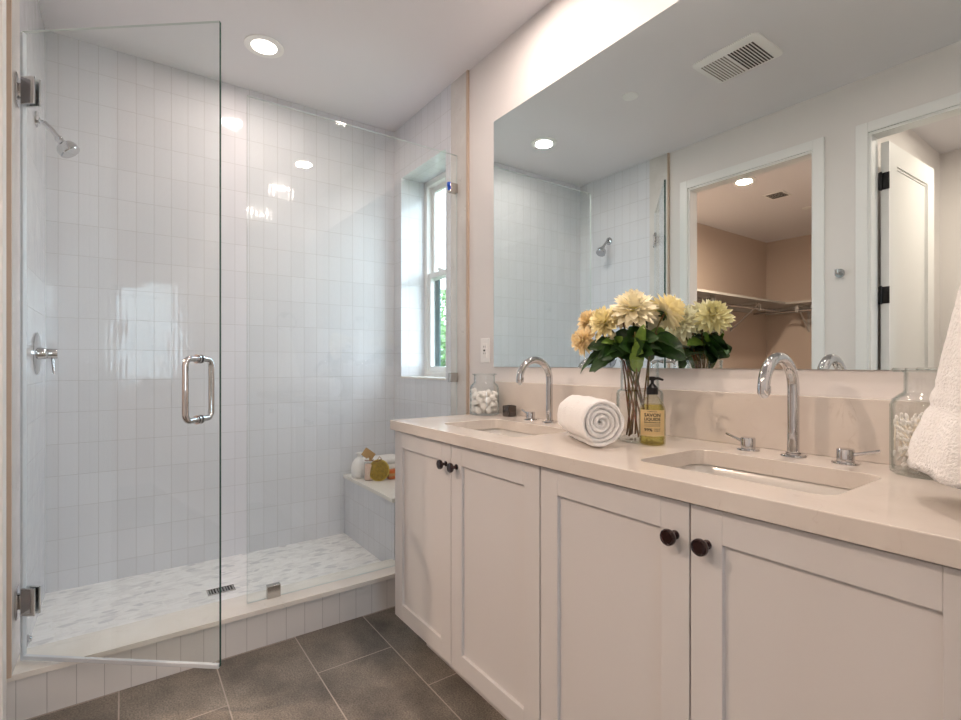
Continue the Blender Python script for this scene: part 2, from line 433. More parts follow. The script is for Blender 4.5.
# joint lines along y lie at x = -.549 - .291 k; cross joints at y = 1.815 (col -.84..-.55)
fl = struct('floor', bm, M['floor'], uv=(-1.81 + .58 * 5, .549 + .291 * 10), label='dark grey brown slate tiles with pale joints')
bm = BM(); box(bm, -5.2, LX2, YN, 3.05, -.06, 0)
box(bm, LX2, -WP, .2, .93, -.06, 0); box(bm, LX2, -WP, 1.187, 1.93, -.06, 0)
struct('floor_closet', bm, plain('wood_floor', (.10, .07, .05, 1), .4), label='floor of the rooms beyond the left wall')
bm = BM(); box(bm, -5.2, .3, YN - .12, 3.05, H, H + .1)
struct('ceiling', bm, M['ceil'], label='flat white painted ceiling')

# right wall with window hole (wall thickness .24)
WY0, WY1, WZ0, WZ1 = 2.280, 2.805, 1.031, 2.262
bm = BM()
box(bm, 0, .24, YN - .12, WY0, -.1, H); box(bm, 0, .24, WY1, 3.05, -.1, H)
box(bm, 0, .24, WY0, WY1, -.1, WZ0); box(bm, 0, .24, WY0, WY1, WZ1, H)
struct('wall_right', bm, M['paint'], label='white painted wall behind the mirror')
bm = BM()   # tiled cladding of the shower's right wall, also the reveal
T = .012
for a in ((YG + .058, WY0, -.0, H), (WY1, YB, 0, H)): box(bm, -T, 0, a[0], a[1], .05, H - .0005)
box(bm, -T, 0, WY0, WY1, .05, WZ0); box(bm, -T, 0, WY0, WY1, WZ1, H - .0005)
box(bm, -T, .15, WY1 - .001, WY1, WZ0, WZ1); box(bm, -T, .15, WY0, WY0 + .001, WZ0, WZ1)
box(bm, -T, .15, WY0, WY1, WZ1 - .001, WZ1)
struct('wall_right_tile', bm, M['tile'], uv=(YB * -1 + .0716 * 50, VT), label='white stacked tile on the window side of the shower')
bm = BM(); box(bm, -WP - .115, .24, YB, 3.05, -.1, H)
struct('wall_back', bm, M['tile'], uv=(.0716 * 50, VT), label='white vertically stacked tile at the back of the shower')
# left wall with two door openings
D2Y0, D2Y1, D1Y0, D1Y1, DZ = .20, .933, 1.181, 1.938, 2.292
bm = BM()
for y0, y1 in ((YN - .12, D2Y0), (D2Y1, D1Y0), (D1Y1, YB)): box(bm, LX2, -WP, y0, y1, -.1, H)
box(bm, LX2, -WP, D2Y0, D2Y1, DZ, H); box(bm, LX2, -WP, D1Y0, D1Y1, DZ, H)
struct('wall_left', bm, M['paint'], label='white painted wall with the two doorways')
bm = BM(); box(bm, -WP, -W, YG + .058, YB, .05, H - .0005)
struct('wall_left_tile', bm, M['tile'], uv=(-YB + .0716 * 50, VT), label='white stacked tile behind the shower head')
# stub wall at the near end of the vanity, and the wall behind the camera
bm = BM(); box(bm, -.66, 0, -.10, .02, 0, H)
struct('wall_near', bm, M['paint'], label='white painted end wall beside the vanity')
NWX0, NWX1, NWZ0, NWZ1 = -1.50, -.80, .85, 2.15
bm = BM()
box(bm, -WP, NWX0, YN - .12, YN, -.1, H); box(bm, NWX1, 0, YN - .12, YN, -.1, H)
box(bm, NWX0, NWX1, YN - .12, YN, -.1, NWZ0); box(bm, NWX0, NWX1, YN - .12, YN, NWZ1, H)
struct('wall_entry', bm, M['paint'], label='white painted wall with a tall added window')
# unseen window added in the entry wall to let in fill daylight
bm = BM()
for a in ((NWX0, NWX0 + .05, NWZ0, NWZ1), (NWX1 - .05, NWX1, NWZ0, NWZ1), (NWX0 + .05, NWX1 - .05, NWZ0, NWZ0 + .05), (NWX0 + .05, NWX1 - .05, NWZ1 - .05, NWZ1), (-1.17, -1.13, NWZ0 + .05, NWZ1 - .05)):
    box(bm, a[0], a[1], YN - .09, YN - .04, a[2], a[3])
w2 = struct('fill_window', bm, M['trimw'], label='added white framed window, unseen, for fill daylight')
bm = BM(); box(bm, NWX0 + .05, -1.17, YN - .068, YN - .062, NWZ0 + .05, NWZ1 - .05); box(bm, -1.13, NWX1 - .05, YN - .068, YN - .062, NWZ0 + .05, NWZ1 - .05)
struct('pane', bm, M['wglass'], w2)

# rooms seen through the doorways, in the mirror
bm = BM(); box(bm, LX2, -5.07, 2.94, 3.05, 0, H); 
struct('wall_closet_side', bm, M['closetpaint'], label='warm painted closet side wall')
bm = BM(); box(bm, -5.07, -4.963, .4, 3.05, 0, H)
struct('wall_closet_end', bm, M['closetpaint'], label='warm painted closet end wall')
bm = BM(); box(bm, -4.963, LX2, .99, 1.07, 0, H)
struct('wall_closet_partition', bm, M['paint'], label='pale wall between closet and small room')
bm = BM(); box(bm, -3.36, -3.26, YN - .12, .99, 0, H)
struct('wall_toilet_end', bm, M['paint'], label='pale end wall of the small room')
bm = BM(); box(bm, -3.26, LX2, -.9, -.8, 0, H)
struct('wall_toilet_side', bm, M['paint'], label='pale near wall of the small room')

# stone jamb strips either side of the shower
for i, (a, b, e0, nm) in enumerate(((-.010, 0, 2.074, 'trim_1'), (-WP, -W, 2.078, 'trim_2'))):
    bm = BM(); box(bm, a, b, 2.088, YG + .058, ZCAP + .0005 , H - .0005)
    box(bm, a - (.001 if i == 0 else 0), b + (.0005 if i else 0), e0, 2.0878, ZCAP + .0005, H - .0006, mi=1)
    struct(nm, bm, [M['jambstone'], M['jambedge']], label='cream stone strip where the shower glass meets the ' + ('window wall' if i == 0 else 'door hinge wall'))

# shower curb, pan, bench
bm = BM(); box(bm, -WP + .0006, -.0006, YC, YG + .05, 0, .136); box(bm, -W + .0006, -.0125, YG + .05, CAPI - .008, 0, .136)
cb = thing('shower_curb', (-.85, YC + .07, 0), 'low white tiled shower curb with a cream stone cap along the slate floor', 'curb')
cb['kind'] = 'structure'; del cb['category']
o = obj('tiled_base', bm, M['curbtile'], cb); boxuv(o, 1.682 + .0735 * 3, .1)
bm = BM(); box(bm, -WP + .0006, -.0006, CAPY - .003, YG + .0575, .1362, ZCAP, bev=.001); box(bm, -W + .0006, -.0125, YG + .0570, CAPI, .1362, ZCAP)
obj('stone_cap', bm, M['capstone'], cb)
bm = BM(); box(bm, -W, -.012, CAPI - .008, YB, .0, ZPAN)
struct('floor_shower', bm, M['mosaic'], uv=(0, 0), label='white and grey pebble mosaic shower floor')
bn = thing('shower_bench', (-.18, 2.58, ZPAN), 'white tiled bench with a pale stone seat under the shower window', 'bench')
bn['kind'] = 'structure'; del bn['category']
bm = BM(); box(bm, -.335, -.012, CAPI + .002, YB, ZPAN, .437); box(bm, -.335, -.012, 2.235, CAPI + .002, ZCAP + .0005, .437)
o = obj('tiled_base', bm, M['tile'], bn); boxuv(o, -YB + .0716 * 50, VT)
bm = BM(); box(bm, -.345, -.012, 2.235, YB - .001, .4372, .458, bev=.002)
obj('stone_seat', bm, M['capstone'], bn)

# window 1 : double hung in the shower
w1 = thing('window_1', (.17, 2.54, WZ0), None, None); w1['kind'] = 'structure'; w1['label'] = 'white double-hung window in the shower wall'
bm = BM(); x0, x1 = .15, .22
fw = .035
box(bm, x0, x1, WY0, WY0 + fw, WZ0, WZ1, bev=.003); box(bm, x0, x1, WY1 - fw, WY1, WZ0, WZ1, bev=.003)
box(bm, x0, x1, WY0 + fw, WY1 - fw, WZ0, WZ0 + fw, bev=.003); box(bm, x0, x1, WY0 + fw, WY1 - fw, WZ1 - fw, WZ1, bev=.003)
obj('window_frame', bm, M['trimw'], w1)
zm = 1.66
for nm, xa, xb, za, zb in (('lower_sash', .158, .182, WZ0 + fw, zm + .022), ('upper_sash', .186, .21, zm - .018, WZ1 - fw)):
    bm = BM(); sw = .032; ya, yb = WY0 + fw, WY1 - fw
    box(bm, xa, xb, ya, ya + sw, za, zb, bev=.002); box(bm, xa, xb, yb - sw, yb, za, zb, bev=.002)
    box(bm, xa, xb, ya + sw, yb - sw, za, za + sw, bev=.002); box(bm, xa, xb, ya + sw, yb - sw, zb - sw, zb, bev=.002)
    s = obj(nm, bm, M['trimw'], w1)
    bm = BM(); xm = (xa + xb) / 2; box(bm, xm - .003, xm + .003, ya + sw, yb - sw, za + sw, zb - sw)
    obj('pane', bm, M['wglass'], s)
    if nm == 'lower_sash':
        bm = BM(); ym = 2.62; box(bm, xa, xb, ym - .03, ym + .03, zb, zb + .008, bev=.002); box(bm, xa - .008, xa + .012, ym - .012, ym + .03, zb + .008, zb + .018, bev=.003)
        obj('sash_lock', bm, M['plast'], s)
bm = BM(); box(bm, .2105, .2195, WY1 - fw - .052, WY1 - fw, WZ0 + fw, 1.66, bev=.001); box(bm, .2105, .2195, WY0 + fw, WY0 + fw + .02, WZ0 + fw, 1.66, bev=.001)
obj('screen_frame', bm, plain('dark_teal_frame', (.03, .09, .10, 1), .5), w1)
bm = BM(); box(bm, -.018, .15, WY0 + .002, WY1 - .002, WZ0 - .004, WZ0 + .006, bev=.001)
obj('window_sill', bm, M['capstone'], w1)

# door casings on the left wall
def casing(name, y0, y1, label, stops=False):
    t = thing(name, (-WP, (y0 + y1) / 2, 0), None, None); t['kind'] = 'structure'; t['label'] = label
    bm = BM(); cw = .052
    a, b = -WP, -WP + .018
    box(bm, a, b, y0 - cw, y0, 0, DZ + cw, bev=.002); box(bm, a, b, y1, y1 + cw, 0, DZ + cw, bev=.002); box(bm, a, b, y0, y1, DZ, DZ + cw, bev=.002)
    obj('casing', bm, M['trimw'], t)
    bm = BM(); a, b = LX2, -WP + .004
    jt = .012
    box(bm, a, b, y0, y0 + jt, 0, DZ); box(bm, a, b, y1 - jt, y1, 0, DZ); box(bm, a, b, y0 + jt, y1 - jt, DZ - jt, DZ)
    if stops: box(bm, a + .045, a + .06, y1 - jt - .011, y1 - jt, 0, DZ - jt); box(bm, a + .045, a + .06, y0 + jt, y0 + jt + .011, 0, DZ - jt)
    if stops: box(bm, a + .045, a + .06, y0 + jt + .011, y1 - jt - .011, DZ - jt - .011, DZ - jt)
    obj('jamb', bm, M['trimw'], t)
    return t
casing('door_1', D1Y0, D1Y1, 'open closet doorway with white casing')
d2 = casing('door_2', D2Y0, D2Y1, 'open white panelled door with black hinges')
# door leaf swung into the small room, hinge at y ~ .895
def leaf():
    lw, lt, lh = .69, .035, 2.262
    b2 = BM(); st = .11
    box(b2, 0, st, -lt / 2, lt / 2, .01, lh); box(b2, lw - st, lw, -lt / 2, lt / 2, .01, lh)
    box(b2, st, lw - st, -lt / 2, lt / 2, .01, .24); box(b2, st, lw - st, -lt / 2, lt / 2, lh - st, lh)
    box(b2, st, lw - st, -lt / 2 + .010, lt / 2 - .010, .24, lh - st)
    for s in (-1, 1):   # little moulding step
        y = s * (lt / 2 - .006)
        box(b2, st, st + .012, min(y, y - s * .006), max(y, y - s * .006), .24, lh - st)
        box(b2, lw - st - .012, lw - st, min(y, y - s * .006), max(y, y - s * .006), .24, lh - st)
        box(b2, st + .012, lw - st - .012, min(y, y - s * .006), max(y, y - s * .006), lh - st - .012, lh - st)
    return b2
ang = pi + math.atan2(.031, .716) * 1.0
Ml = Matrix.Translation((-1.810, .896, 0)) @ Matrix.Rotation(pi + .035, 4, 'Z')
b2 = leaf(); bmesh.ops.transform(b2, matrix=Ml, verts=b2.verts[:])
lf = obj('door_leaf', b2, M['trimw'], d2)
for z in (.28, 1.47, 2.06):
    bm = BM()
    box(bm, -1.822, -1.7935, .914, .9205, z - .044, z + .044, bev=.002)
    lathe(bm, [(.006, z - .048), (.006, z + .048)], (-1.800, .911, 0), 12)
    box(bm, -1.8095, -1.806, .876, .908, z - .044, z + .044, bev=.001)
    obj('hinge', bm, M['black'], d2, 'auto')
bm = BM()
k = Ml @ Vector((.64, -.0175, .98)); lathe(bm, [(.026, 0), (.026, .006), (.010, .008), (.010, .03), (.024, .036), (.028, .05), (.02, .06), (0, .062)], k, 20, axis=Matrix.Rotation(pi / 2, 3, 'X') @ Matrix.Identity(3) if False else Matrix.Rotation(-pi / 2, 3, 'X').to_3x3())
obj('door_knob', bm, M['black'], d2, True)

# outside: ground and tree
bm = BM(); box(bm, -30, 60, -30, 60, -3.1, -3.0)
struct('ground', bm, M['grass'], label='garden ground far below the window')
rt = random.Random(3)
tr = thing('tree', (6.6, 12.9, -3), 'leafy green tree seen outside through the lower window pane', 'tree')
bm = BM(); tube(bm, [(6.6, 12.9, -3), (6.55, 12.85, -1), (6.7, 13, .6), (6.6, 12.9, 1.8)], [.22, .17, .12, .05], 10)
for k in range(9):
    a = k * 2.4; z = -.4 + k * .24
    tube(bm, [(6.6, 12.9, z), (6.6 + .9 * cos(a), 12.9 + .9 * sin(a), z + .6), (6.6 + 1.7 * cos(a), 12.9 + 1.7 * sin(a), z + .9)], [.06, .04, .015], 6)
obj('trunk', bm, M['bark'], tr, True)
bm = BM()
for k in range(17000):
    while True:
        p = Vector((rt.uniform(-1, 1), rt.uniform(-1, 1), rt.uniform(-1, 1)))
        if p.length < 1: break
    if noise.noise(p * 2.6) < -.12: continue
    c = Vector((6.9, 12.8, 1.1)) + Vector((p.x * 3.0, p.y * 3.0, p.z * 2.3))
    d = Vector((rt.gauss(0, 1), rt.gauss(0, 1), rt.gauss(0, 1))).normalized(); e = d.orthogonal().normalized(); s = rt.uniform(.14, .25)
    v = [bm.verts.new(c), bm.verts.new(c + d * s * .5 + e * s * .3), bm.verts.new(c + d * s), bm.verts.new(c + d * s * .5 - e * s * .3)]
    bm.faces.new(v)
obj('foliage', bm, M['tleaf'], tr)

# ================================================================== VANITY
VX = -.522; BX = -.502       # door front, cabinet front
def knob(parent, x, y, z):
    bm = BM(); R = Matrix.Rotation(-pi / 2, 3, 'Y')   # +z -> -x
    lathe(bm, [(.009, 0), (.009, .003), (.005, .005), (.005, .014), (.010, .017), (.0155, .021), (.0165, .025), (.0155, .029), (.013, .030), (.0115, .0285), (0, .0285)], (x, y, z), 28, axis=R)
    return obj('knob', bm, M['bronze'], parent, 'auto')
def shaker(parent, y0, y1, z0, z1, knob_y, label=None):
    bm = BM(); st = .062 if True else 0; b = .0012
    x0, x1 = VX, BX - .001
    box(bm, x0, x1, y0, y0 + st, z0, z1, bev=b); box(bm, x0, x1, y1 - st, y1, z0, z1, bev=b)
    box(bm, x0, x1, y0 + st, y1 - st, z1 - st, z1, bev=b); box(bm, x0, x1, y0 + st, y1 - st, z0, z0 + st, bev=b)
    box(bm, x0 + .010, x1, y0 + st - .002, y1 - st + .002, z0 + st - .002, z1 - st + .002)
    d = obj('door', bm, M['cab'], parent)
    knob(d, VX, knob_y, .7775)
    return d
def cabinet(y0, y1, split, label):
    t = thing('vanity_cabinet', ((BX) / 2, (y0 + y1) / 2, 0), label, 'cabinet', None)
    bm = BM(); zt = ZC - THK - .001; g = .018
    box(bm, BX + .010, -.003, y0, y0 + g, .108, zt); box(bm, BX + .010, -.003, y1 - g, y1, .108, zt)
    box(bm, BX + .010, -.003, y0 + g, y1 - g, .108, .126); box(bm, -.015, -.003, y0 + g, y1 - g, .126, zt)
    box(bm, BX + .03, BX + .048, y0 + g, y1 - g, zt - .03, zt)
    obj('carcass', bm, M['cab'], t)
    bm = BM(); box(bm, -.432, -.41, y0, min(y1, 1.74), 0, .1078); box(bm, -.41, -.003, min(y1, 1.74) - .02, min(y1, 1.74), 0, .1078); 
    obj('toe_kick', bm, M['cab'], t)
    bm = BM(); box(bm, -.498, -.470, y0, min(y1, 1.728), .094, .1078); obj('bottom_rail', bm, M['cab'], t)
    gp = .0018; z0, z1 = .11, .846
    shaker(t, y0 + gp, split - gp, z0, z1, split - .035)
    shaker(t, split + gp, y1 - gp, z0, z1, split + .031)
    return t
cabinet(.978, 1.838, 1.4145, 'white shaker vanity cabinet nearest the shower, under the far sink')
cabinet(.122, .9765, .5510, 'white shaker vanity cabinet under the near sink and large faucet')
bm = BM(); box(bm, BX + .002, -.003, .0205, .1205, 0.0, ZC - THK - .001)
tag(obj('filler_panel', bm, M['cab']), 'narrow white filler panel between near vanity cabinet and end wall', 'panel')

# countertop with two sink cut-outs
def countertop():
    bm = BM()
    outer = [(-.54, .0205), (0 - .001, .0205), (-.001, 2.0615 if False else 1.846), (-.54, 1.846)]
    holes = [rrect(-.435, -.17, 1.185, 1.625, .035), rrect(-.435, -.17, .345, .745, .035)]
    loops = [outer] + holes
    for z in (ZC,):
        es = []
        for L in loops:
            vs = [bm.verts.new((x, y, z)) for x, y in L]
            for k in range(len(vs)): es.append(bm.edges.new((vs[k], vs[(k + 1) % len(vs)])))
        bmesh.ops.triangle_fill(bm, use_beauty=True, use_dissolve=False, edges=es)
    # drop any triangles inside holes
    for f in bm.faces[:]:
        c = f.calc_center_median()
        for (y0, y1) in ((1.185, 1.625), (.345, .745)):
            pass
    r = bmesh.ops.extrude_face_region(bm, geom=bm.faces[:])
    bmesh.ops.translate(bm, verts=[g for g in r['geom'] if isinstance(g, bmesh.types.BMVert)], vec=(0, 0, -THK))
    bmesh.ops.recalc_face_normals(bm, faces=bm.faces[:])
    return bm
ct = obj('countertop', countertop(), M['quartz'])
tag(ct, 'cream quartz countertop running over both white vanity cabinets', 'countertop')
md = ct.modifiers.new('edge', 'BEVEL'); md.width = .002; md.segments = 2; md.limit_method = 'ANGLE'; md.angle_limit = radians(60)
bm = BM(); box(bm, -.0205, -.0005, .0205, 1.846, ZC + .0002, 1.034, bev=.0015)
tag(obj('backsplash', bm, M['quartz']), 'low cream quartz backsplash standing on the countertop below the mirror', 'backsplash')

def sink(y0, y1, label):
    t = thing('sink', (-.30, (y0 + y1) / 2, ZC - .17), label, 'sink', None)
    bm = BM(); n = 6; zt = ZC - THK - .0008
    X0, X1 = -.445, -.160
    def L(ins, z, r): return [(x, y, z) for x, y in rrect(X0 + ins, X1 - ins, y0 - .01 + ins, y1 + .01 - ins, r, n)]
    inner = [L(-.018, zt, .05), L(0, zt, .045), L(.004, zt - .006, .045), L(.012, zt - .05, .05), L(.028, zt - .10, .055), L(.055, zt - .122, .06), L(.085, zt - .128, .045)]
    outer = [L(.085, zt - .138, .045), L(.05, zt - .134, .06), L(.018, zt - .108, .055), L(.002, zt - .05, .05), L(-.010, zt - .012, .045), L(-.018, zt - .010, .05)]
    loft(bm, inner + outer, capa=False, capb=False)
    # floor of the bowl
    bm.verts.ensure_lookup_table(); nn = len(inner[0]); k = len(inner) - 1
    bm.faces.new([bm.verts[k * nn + i] for i in range(nn)]); bm.faces.new([bm.verts[(k + 1) * nn + i] for i in range(nn)][::-1])
    bm.faces.ensure_lookup_table()
    m = len(inner) + len(outer) - 1
    for i in range(nn):
        try: bm.faces.new((bm.verts[m * nn + i], bm.verts[m * nn + (i + 1) % nn], bm.verts[(i + 1) % nn], bm.verts[i]))
        except ValueError: pass
    obj('basin', bm, M['porc'], t, 'auto')
    bm = BM(); lathe(bm, [(.0, 0), (.028, 0), (.030, .003), (.020, .005), (.018, .002), (.0, .003)], (-.26, (y0 + y1) / 2, zt - .1278), 24, cap=False)
    obj('drain', bm, M['chrome'], t, 'auto')
sink(1.185, 1.625, 'white undermount rectangular sink beside the towel roll, nearest the shower')
sink(.345, .745, 'white undermount rectangular sink below the larger, nearer faucet')

def faucet(y, label):
    x = -.085; t = thing('faucet', (x, y, ZC), label, 'faucet', 'widespread faucets')
    bm = BM()
    lathe(bm, [(0, 0), (.027, 0), (.028, .002), (.026, .0055), (.0165, .0065), (.0165, .009)], (x, y, ZC), 32, cap=False)
    pts = [(x, y, ZC + .006), (x, y, ZC + .06), (x, y, ZC + .12), (x, y, ZC + .155)]
    R = .074; cz = ZC + .165
    for k in range(0, 19): 
        a = radians(184) * k / 18
        pts.append((x - R + R * cos(a), y, cz + R * sin(a)))
    pts.append((x - 2 * R + .002 + .0015, y, cz - .006))
    rad = [.0130] * len(pts)
    tube(bm, pts, rad, 20)
    e = Vector(pts[-1]); lathe(bm, [(.0105, -.002), (.0105, .001), (.0135, .001), (.0135, .016), (.0130, .017)], e + Vector((0, 0, -.001)), 20)
    obj('spout', bm, M['chrome'], t, 'auto')
    for s in (1, -1):
        bm = BM(); hy = y + s * .108
        lathe(bm, [(0, 0), (.026, 0), (.027, .002), (.025, .005), (.0175, .006), (.0175, .031), (.016, .0335), (0, .0335)], (x, hy, ZC), 28, cap=False)
        tube(bm, [(x, hy + s * .012, ZC + .022), (x + .002, hy + s * .03, ZC + .026), (x + .008, hy + s * .062, ZC + .036)], [.0042, .0040, .0034], 10)
        obj('handle', bm, M['chrome'], t, 'auto')
faucet(1.405, 'chrome gooseneck faucet standing by the far sink, left of the towel roll')
faucet(.55, 'chrome gooseneck faucet standing by the near sink, right of the soap bottle')

# mirror
bm = BM(); box(bm, -.0065, -.0005, .022, 1.863, 1.101, 2.241)
for f in bm.faces: f.material_index = 0 if f.normal.x < -.5 else 1
mir = obj('mirror', bm, [M['mirror'], M['edge']]); tag(mir, 'large frameless rectangular wall mirror above the vanity backsplash', 'mirror')

# outlet
t = thing('wall_outlet', (0, 1.935, 1.178), 'white wall outlet left of the mirror by the shower strip', 'outlet')
bm = BM(); box(bm, -.006, -.0003, 1.900, 1.970, 1.120, 1.236, bev=.002); obj('cover_plate', bm, M['plast'], t)
bm = BM(); box(bm, -.0085, -.0055, 1.918, 1.952, 1.145, 1.211, bev=.001); io = obj('socket_insert', bm, M['plast'], t)
bm = BM()
for z in (1.160, 1.192):
    box(bm, -.0092, -.0084, 1.927, 1.929, z, z + .009); box(bm, -.0092, -.0084, 1.939, 1.941, z, z + .009)
box(bm, -.0095, -.0084, 1.928, 1.942, 1.174, 1.182)
obj('slot', bm, M['slot'], io)

# ================================================================== SHOWER GLASS
def slab(p0, p1, z0, z1, th=.010):
    """vertical glass slab; faces big=0, edges=1 (far end), 2"""
    p0 = Vector((p0[0], p0[1], 0)); p1 = Vector((p1[0], p1[1], 0)); d = (p1 - p0).normalized(); n = Vector((-d.y, d.x, 0)) * th / 2
    bm = BM(); v = [bm.verts.new(Vector((q.x, q.y, z))) for z in (z0, z1) for q in (p0 - n, p1 - n, p1 + n, p0 + n)]
    F = [((0, 1, 5, 4), 0), ((2, 3, 7, 6), 0), ((1, 2, 6, 5), 1), ((3, 0, 4, 7), 2), ((0, 3, 2, 1), 2), ((4, 5, 6, 7), 2)]
    for ids, mi in F: bm.faces.new([v[i] for i in ids]).material_index = mi
    return bm
gp = thing('shower_screen', (-.51, YG, ZCAP), 'fixed frameless glass shower panel standing on the curb beside the window wall', 'glass panel')
bm = slab((-.0115, YG), (-1.007, YG), ZCAP + .001, 2.187)
obj('pane', bm, [M['glass'], M['edgel'], M['edgel']], gp)
for z in (2.014, 1.045):
    bm = BM(); box(bm, -.056, -.0105, YG - .014, YG + .014, z - .024, z + .024, bev=.002)
    c = obj('wall_clip', bm, M['nickel'], gp)
    if z > 2:
        bm = BM(); box(bm, -.0600, -.0565, YG - .016, YG + .010, z - .012, z + .018); box(bm, -.074, -.060, YG - .022, YG - .004, z + .002, z + .022, bev=.003)
        tag(obj('protective_film', bm, M['bluetape'], c), 'scrap of bright blue film')
bm = BM(); box(bm, -.907 - .026, -.907 + .026, YG - .014, YG + .014, ZCAP + .0005, ZCAP + .052, bev=.002)
tag(obj('curb_clip', bm, M['nickel'], gp), 'square metal clip on the curb')

HX, HY = -1.678, YG
DX, DY = -1.163, 1.747
dd = Vector((DX - HX, DY - HY, 0)); DL = dd.length; dd.normalize(); dn = Vector((-dd.y, dd.x, 0))   # dn points into the shower (+y)
sd = thing('shower_door', (HX, HY, ZCAP), 'frameless hinged glass shower door standing open towards the slate floor', 'shower door')
p0 = Vector((HX, HY, 0)) + dd * .006; p1 = Vector((DX, DY, 0))
obj('pane', slab(p0, p1, ZCAP + .014, 2.184), [M['glass'], M['edge'], M['edgel']], sd)
bm = BM(); c = (p0 + p1) / 2; 
Mx = Matrix.Translation((c.x, c.y, ZCAP + .0150)) @ Matrix.Rotation(math.atan2(dd.y, dd.x), 4, 'Z')
boxm(bm, Mx, DL - .012, .012, .014, 0, .002); Mx2 = Matrix.Translation((c.x, c.y, ZCAP + .022)) @ Matrix.Rotation(math.atan2(dd.y, dd.x), 4, 'Z')
obj('bottom_seal', bm, M['seal'], sd)
bm = BM(); Mx = Matrix.Translation((p0.x + .001, p0.y, 1.171)) @ Matrix.Rotation(math.atan2(dd.y, dd.x), 4, 'Z')
boxm(bm, Mx, .010, .014, 2.02, 0, .002); obj('side_seal', bm, M['seal'], sd)
for z in (1.990, .352):
    hg = None
    bm = BM(); box(bm, -W + .0004, -W + .006, YG - .042, YG + .026, z - .046, z + .046, bev=.002)
    hg = obj('hinge', bm, M['chrome'], sd)
    bm = BM(); lathe(bm, [(.010, z - .024), (.010, z + .024)], (-W + .014, YG - .004, 0), 16); box(bm, -W + .006, -W + .016, YG - .016, YG + .010, z - .022, z + .022, bev=.002)
    obj('pivot', bm, M['nickel'], hg, 'auto')
    for s in (-1, 1):
        bm = BM(); q = p0 + dd * .027 + dn * s * .0095
        Mx = Matrix.Translation((q.x, q.y, z)) @ Matrix.Rotation(math.atan2(dd.y, dd.x), 4, 'Z')
        boxm(bm, Mx, .046, .007, .088, 0, .002)
        obj('clamp_plate', bm, M['chrome'], hg)
# handle
bm = BM(); hp = Vector((HX, HY, 0)) + dd * (DL * .895); z0, z1 = 1.115 - .178, 1.115 + .029
zc_ = 1.035; hh = .083
def hpt(off, z): return hp + dn * off + Vector((0, 0, z))
for s in (-1, 1):
    pts = [hpt(s * .006, zc_ + hh + .012)]
    cr_ = .022; o_ = .064
    zt = zc_ + hh + .012; zb = zc_ - hh - .012
    pts.append(hpt(s * (o_ - cr_), zt))
    for k in range(1, 9):
        a = pi / 2 * k / 8; pts.append(hpt(s * (o_ - cr_ + cr_ * sin(a)), zt - cr_ + cr_ * cos(a)))
    for k in range(0, 9):
        a = pi / 2 * k / 8; pts.append(hpt(s * (o_ - cr_ + cr_ * cos(a)), zb + cr_ - cr_ * sin(a)))
    pts.append(hpt(s * .006, zb))
    tube(bm, pts, .0095, 16)
    for z in (zt, zb):
        tube(bm, [hpt(s * .005, z), hpt(s * .010, z)], .0145, 18); tube(bm, [hpt(s * .013, z), hpt(s * .016, z)], .0120, 18)
obj('handle', bm, M['chrome'], sd, 'auto')

# shower head and valve on the left wall
WX = -W
t = thing('wall_shower', (WX, 2.60, 2.07), 'chrome shower head on a bent arm high on the left shower wall', 'shower')
bm = BM(); lathe(bm, [(0, .0005), (.030, .0005), (.029, .006), (.012, .010), (.010, .012)], (WX, 2.60, 2.07), 24, axis='x', cap=False)
tube(bm, [(WX + .004, 2.60, 2.066), (WX + .028, 2.60, 2.062), (WX + .048, 2.60, 2.042), (WX + .070, 2.60, 2.012)], .0088, 14)
obj('arm', bm, M['chrome'], t, 'auto')
bm = BM(); ax = Vector((.60, -.12, -.78)).normalized(); R3 = ax.to_track_quat('Z', 'Y').to_matrix()
lathe(bm, [(0, -.016), (.012, -.016), (.015, -.008), (.012, .0), (.014, .010), (.031, .020), (.037, .030), (.037, .052), (.034, .055), (0, .055)], (WX + .075, 2.60, 2.004), 28, axis=R3, cap=False)
obj('spray_head', bm, M['chrome'], t, 'auto')
t = thing('shower_valve', (WX, 2.61, 1.155), 'round chrome shower valve with lever on the left tiled wall', 'valve')
bm = BM(); lathe(bm, [(0, .0005), (.083, .0005), (.083, .004), (.078, .007), (0, .008)], (WX, 2.61, 1.155), 40, axis='x', cap=False); obj('escutcheon', bm, M['chrome'], t, 'auto')
bm = BM(); lathe(bm, [(.024, .007), (.022, .03), (.020, .032), (.020, .062), (.018, .066), (0, .066)], (WX, 2.61, 1.155), 24, axis='x', cap=False)
tube(bm, [(WX + .05, 2.61, 1.145), (WX + .052, 2.61, 1.11), (WX + .054, 2.61, 1.075)], [.006, .0055, .0045], 12); obj('lever_handle', bm, M['chrome'], t, 'auto')
# small round fitting low on the wall
bm = BM(); lathe(bm, [(0, .0005), (.016, .0005), (.016, .004), (.010, .008), (.008, .012), (0, .012)], (WX, 2.40, .128), 20, axis='x', cap=False)
tag(obj('wall_bumper', bm, M['chrome'], smooth='auto'), 'tiny round metal fitting at the foot of the left shower wall', 'fitting')
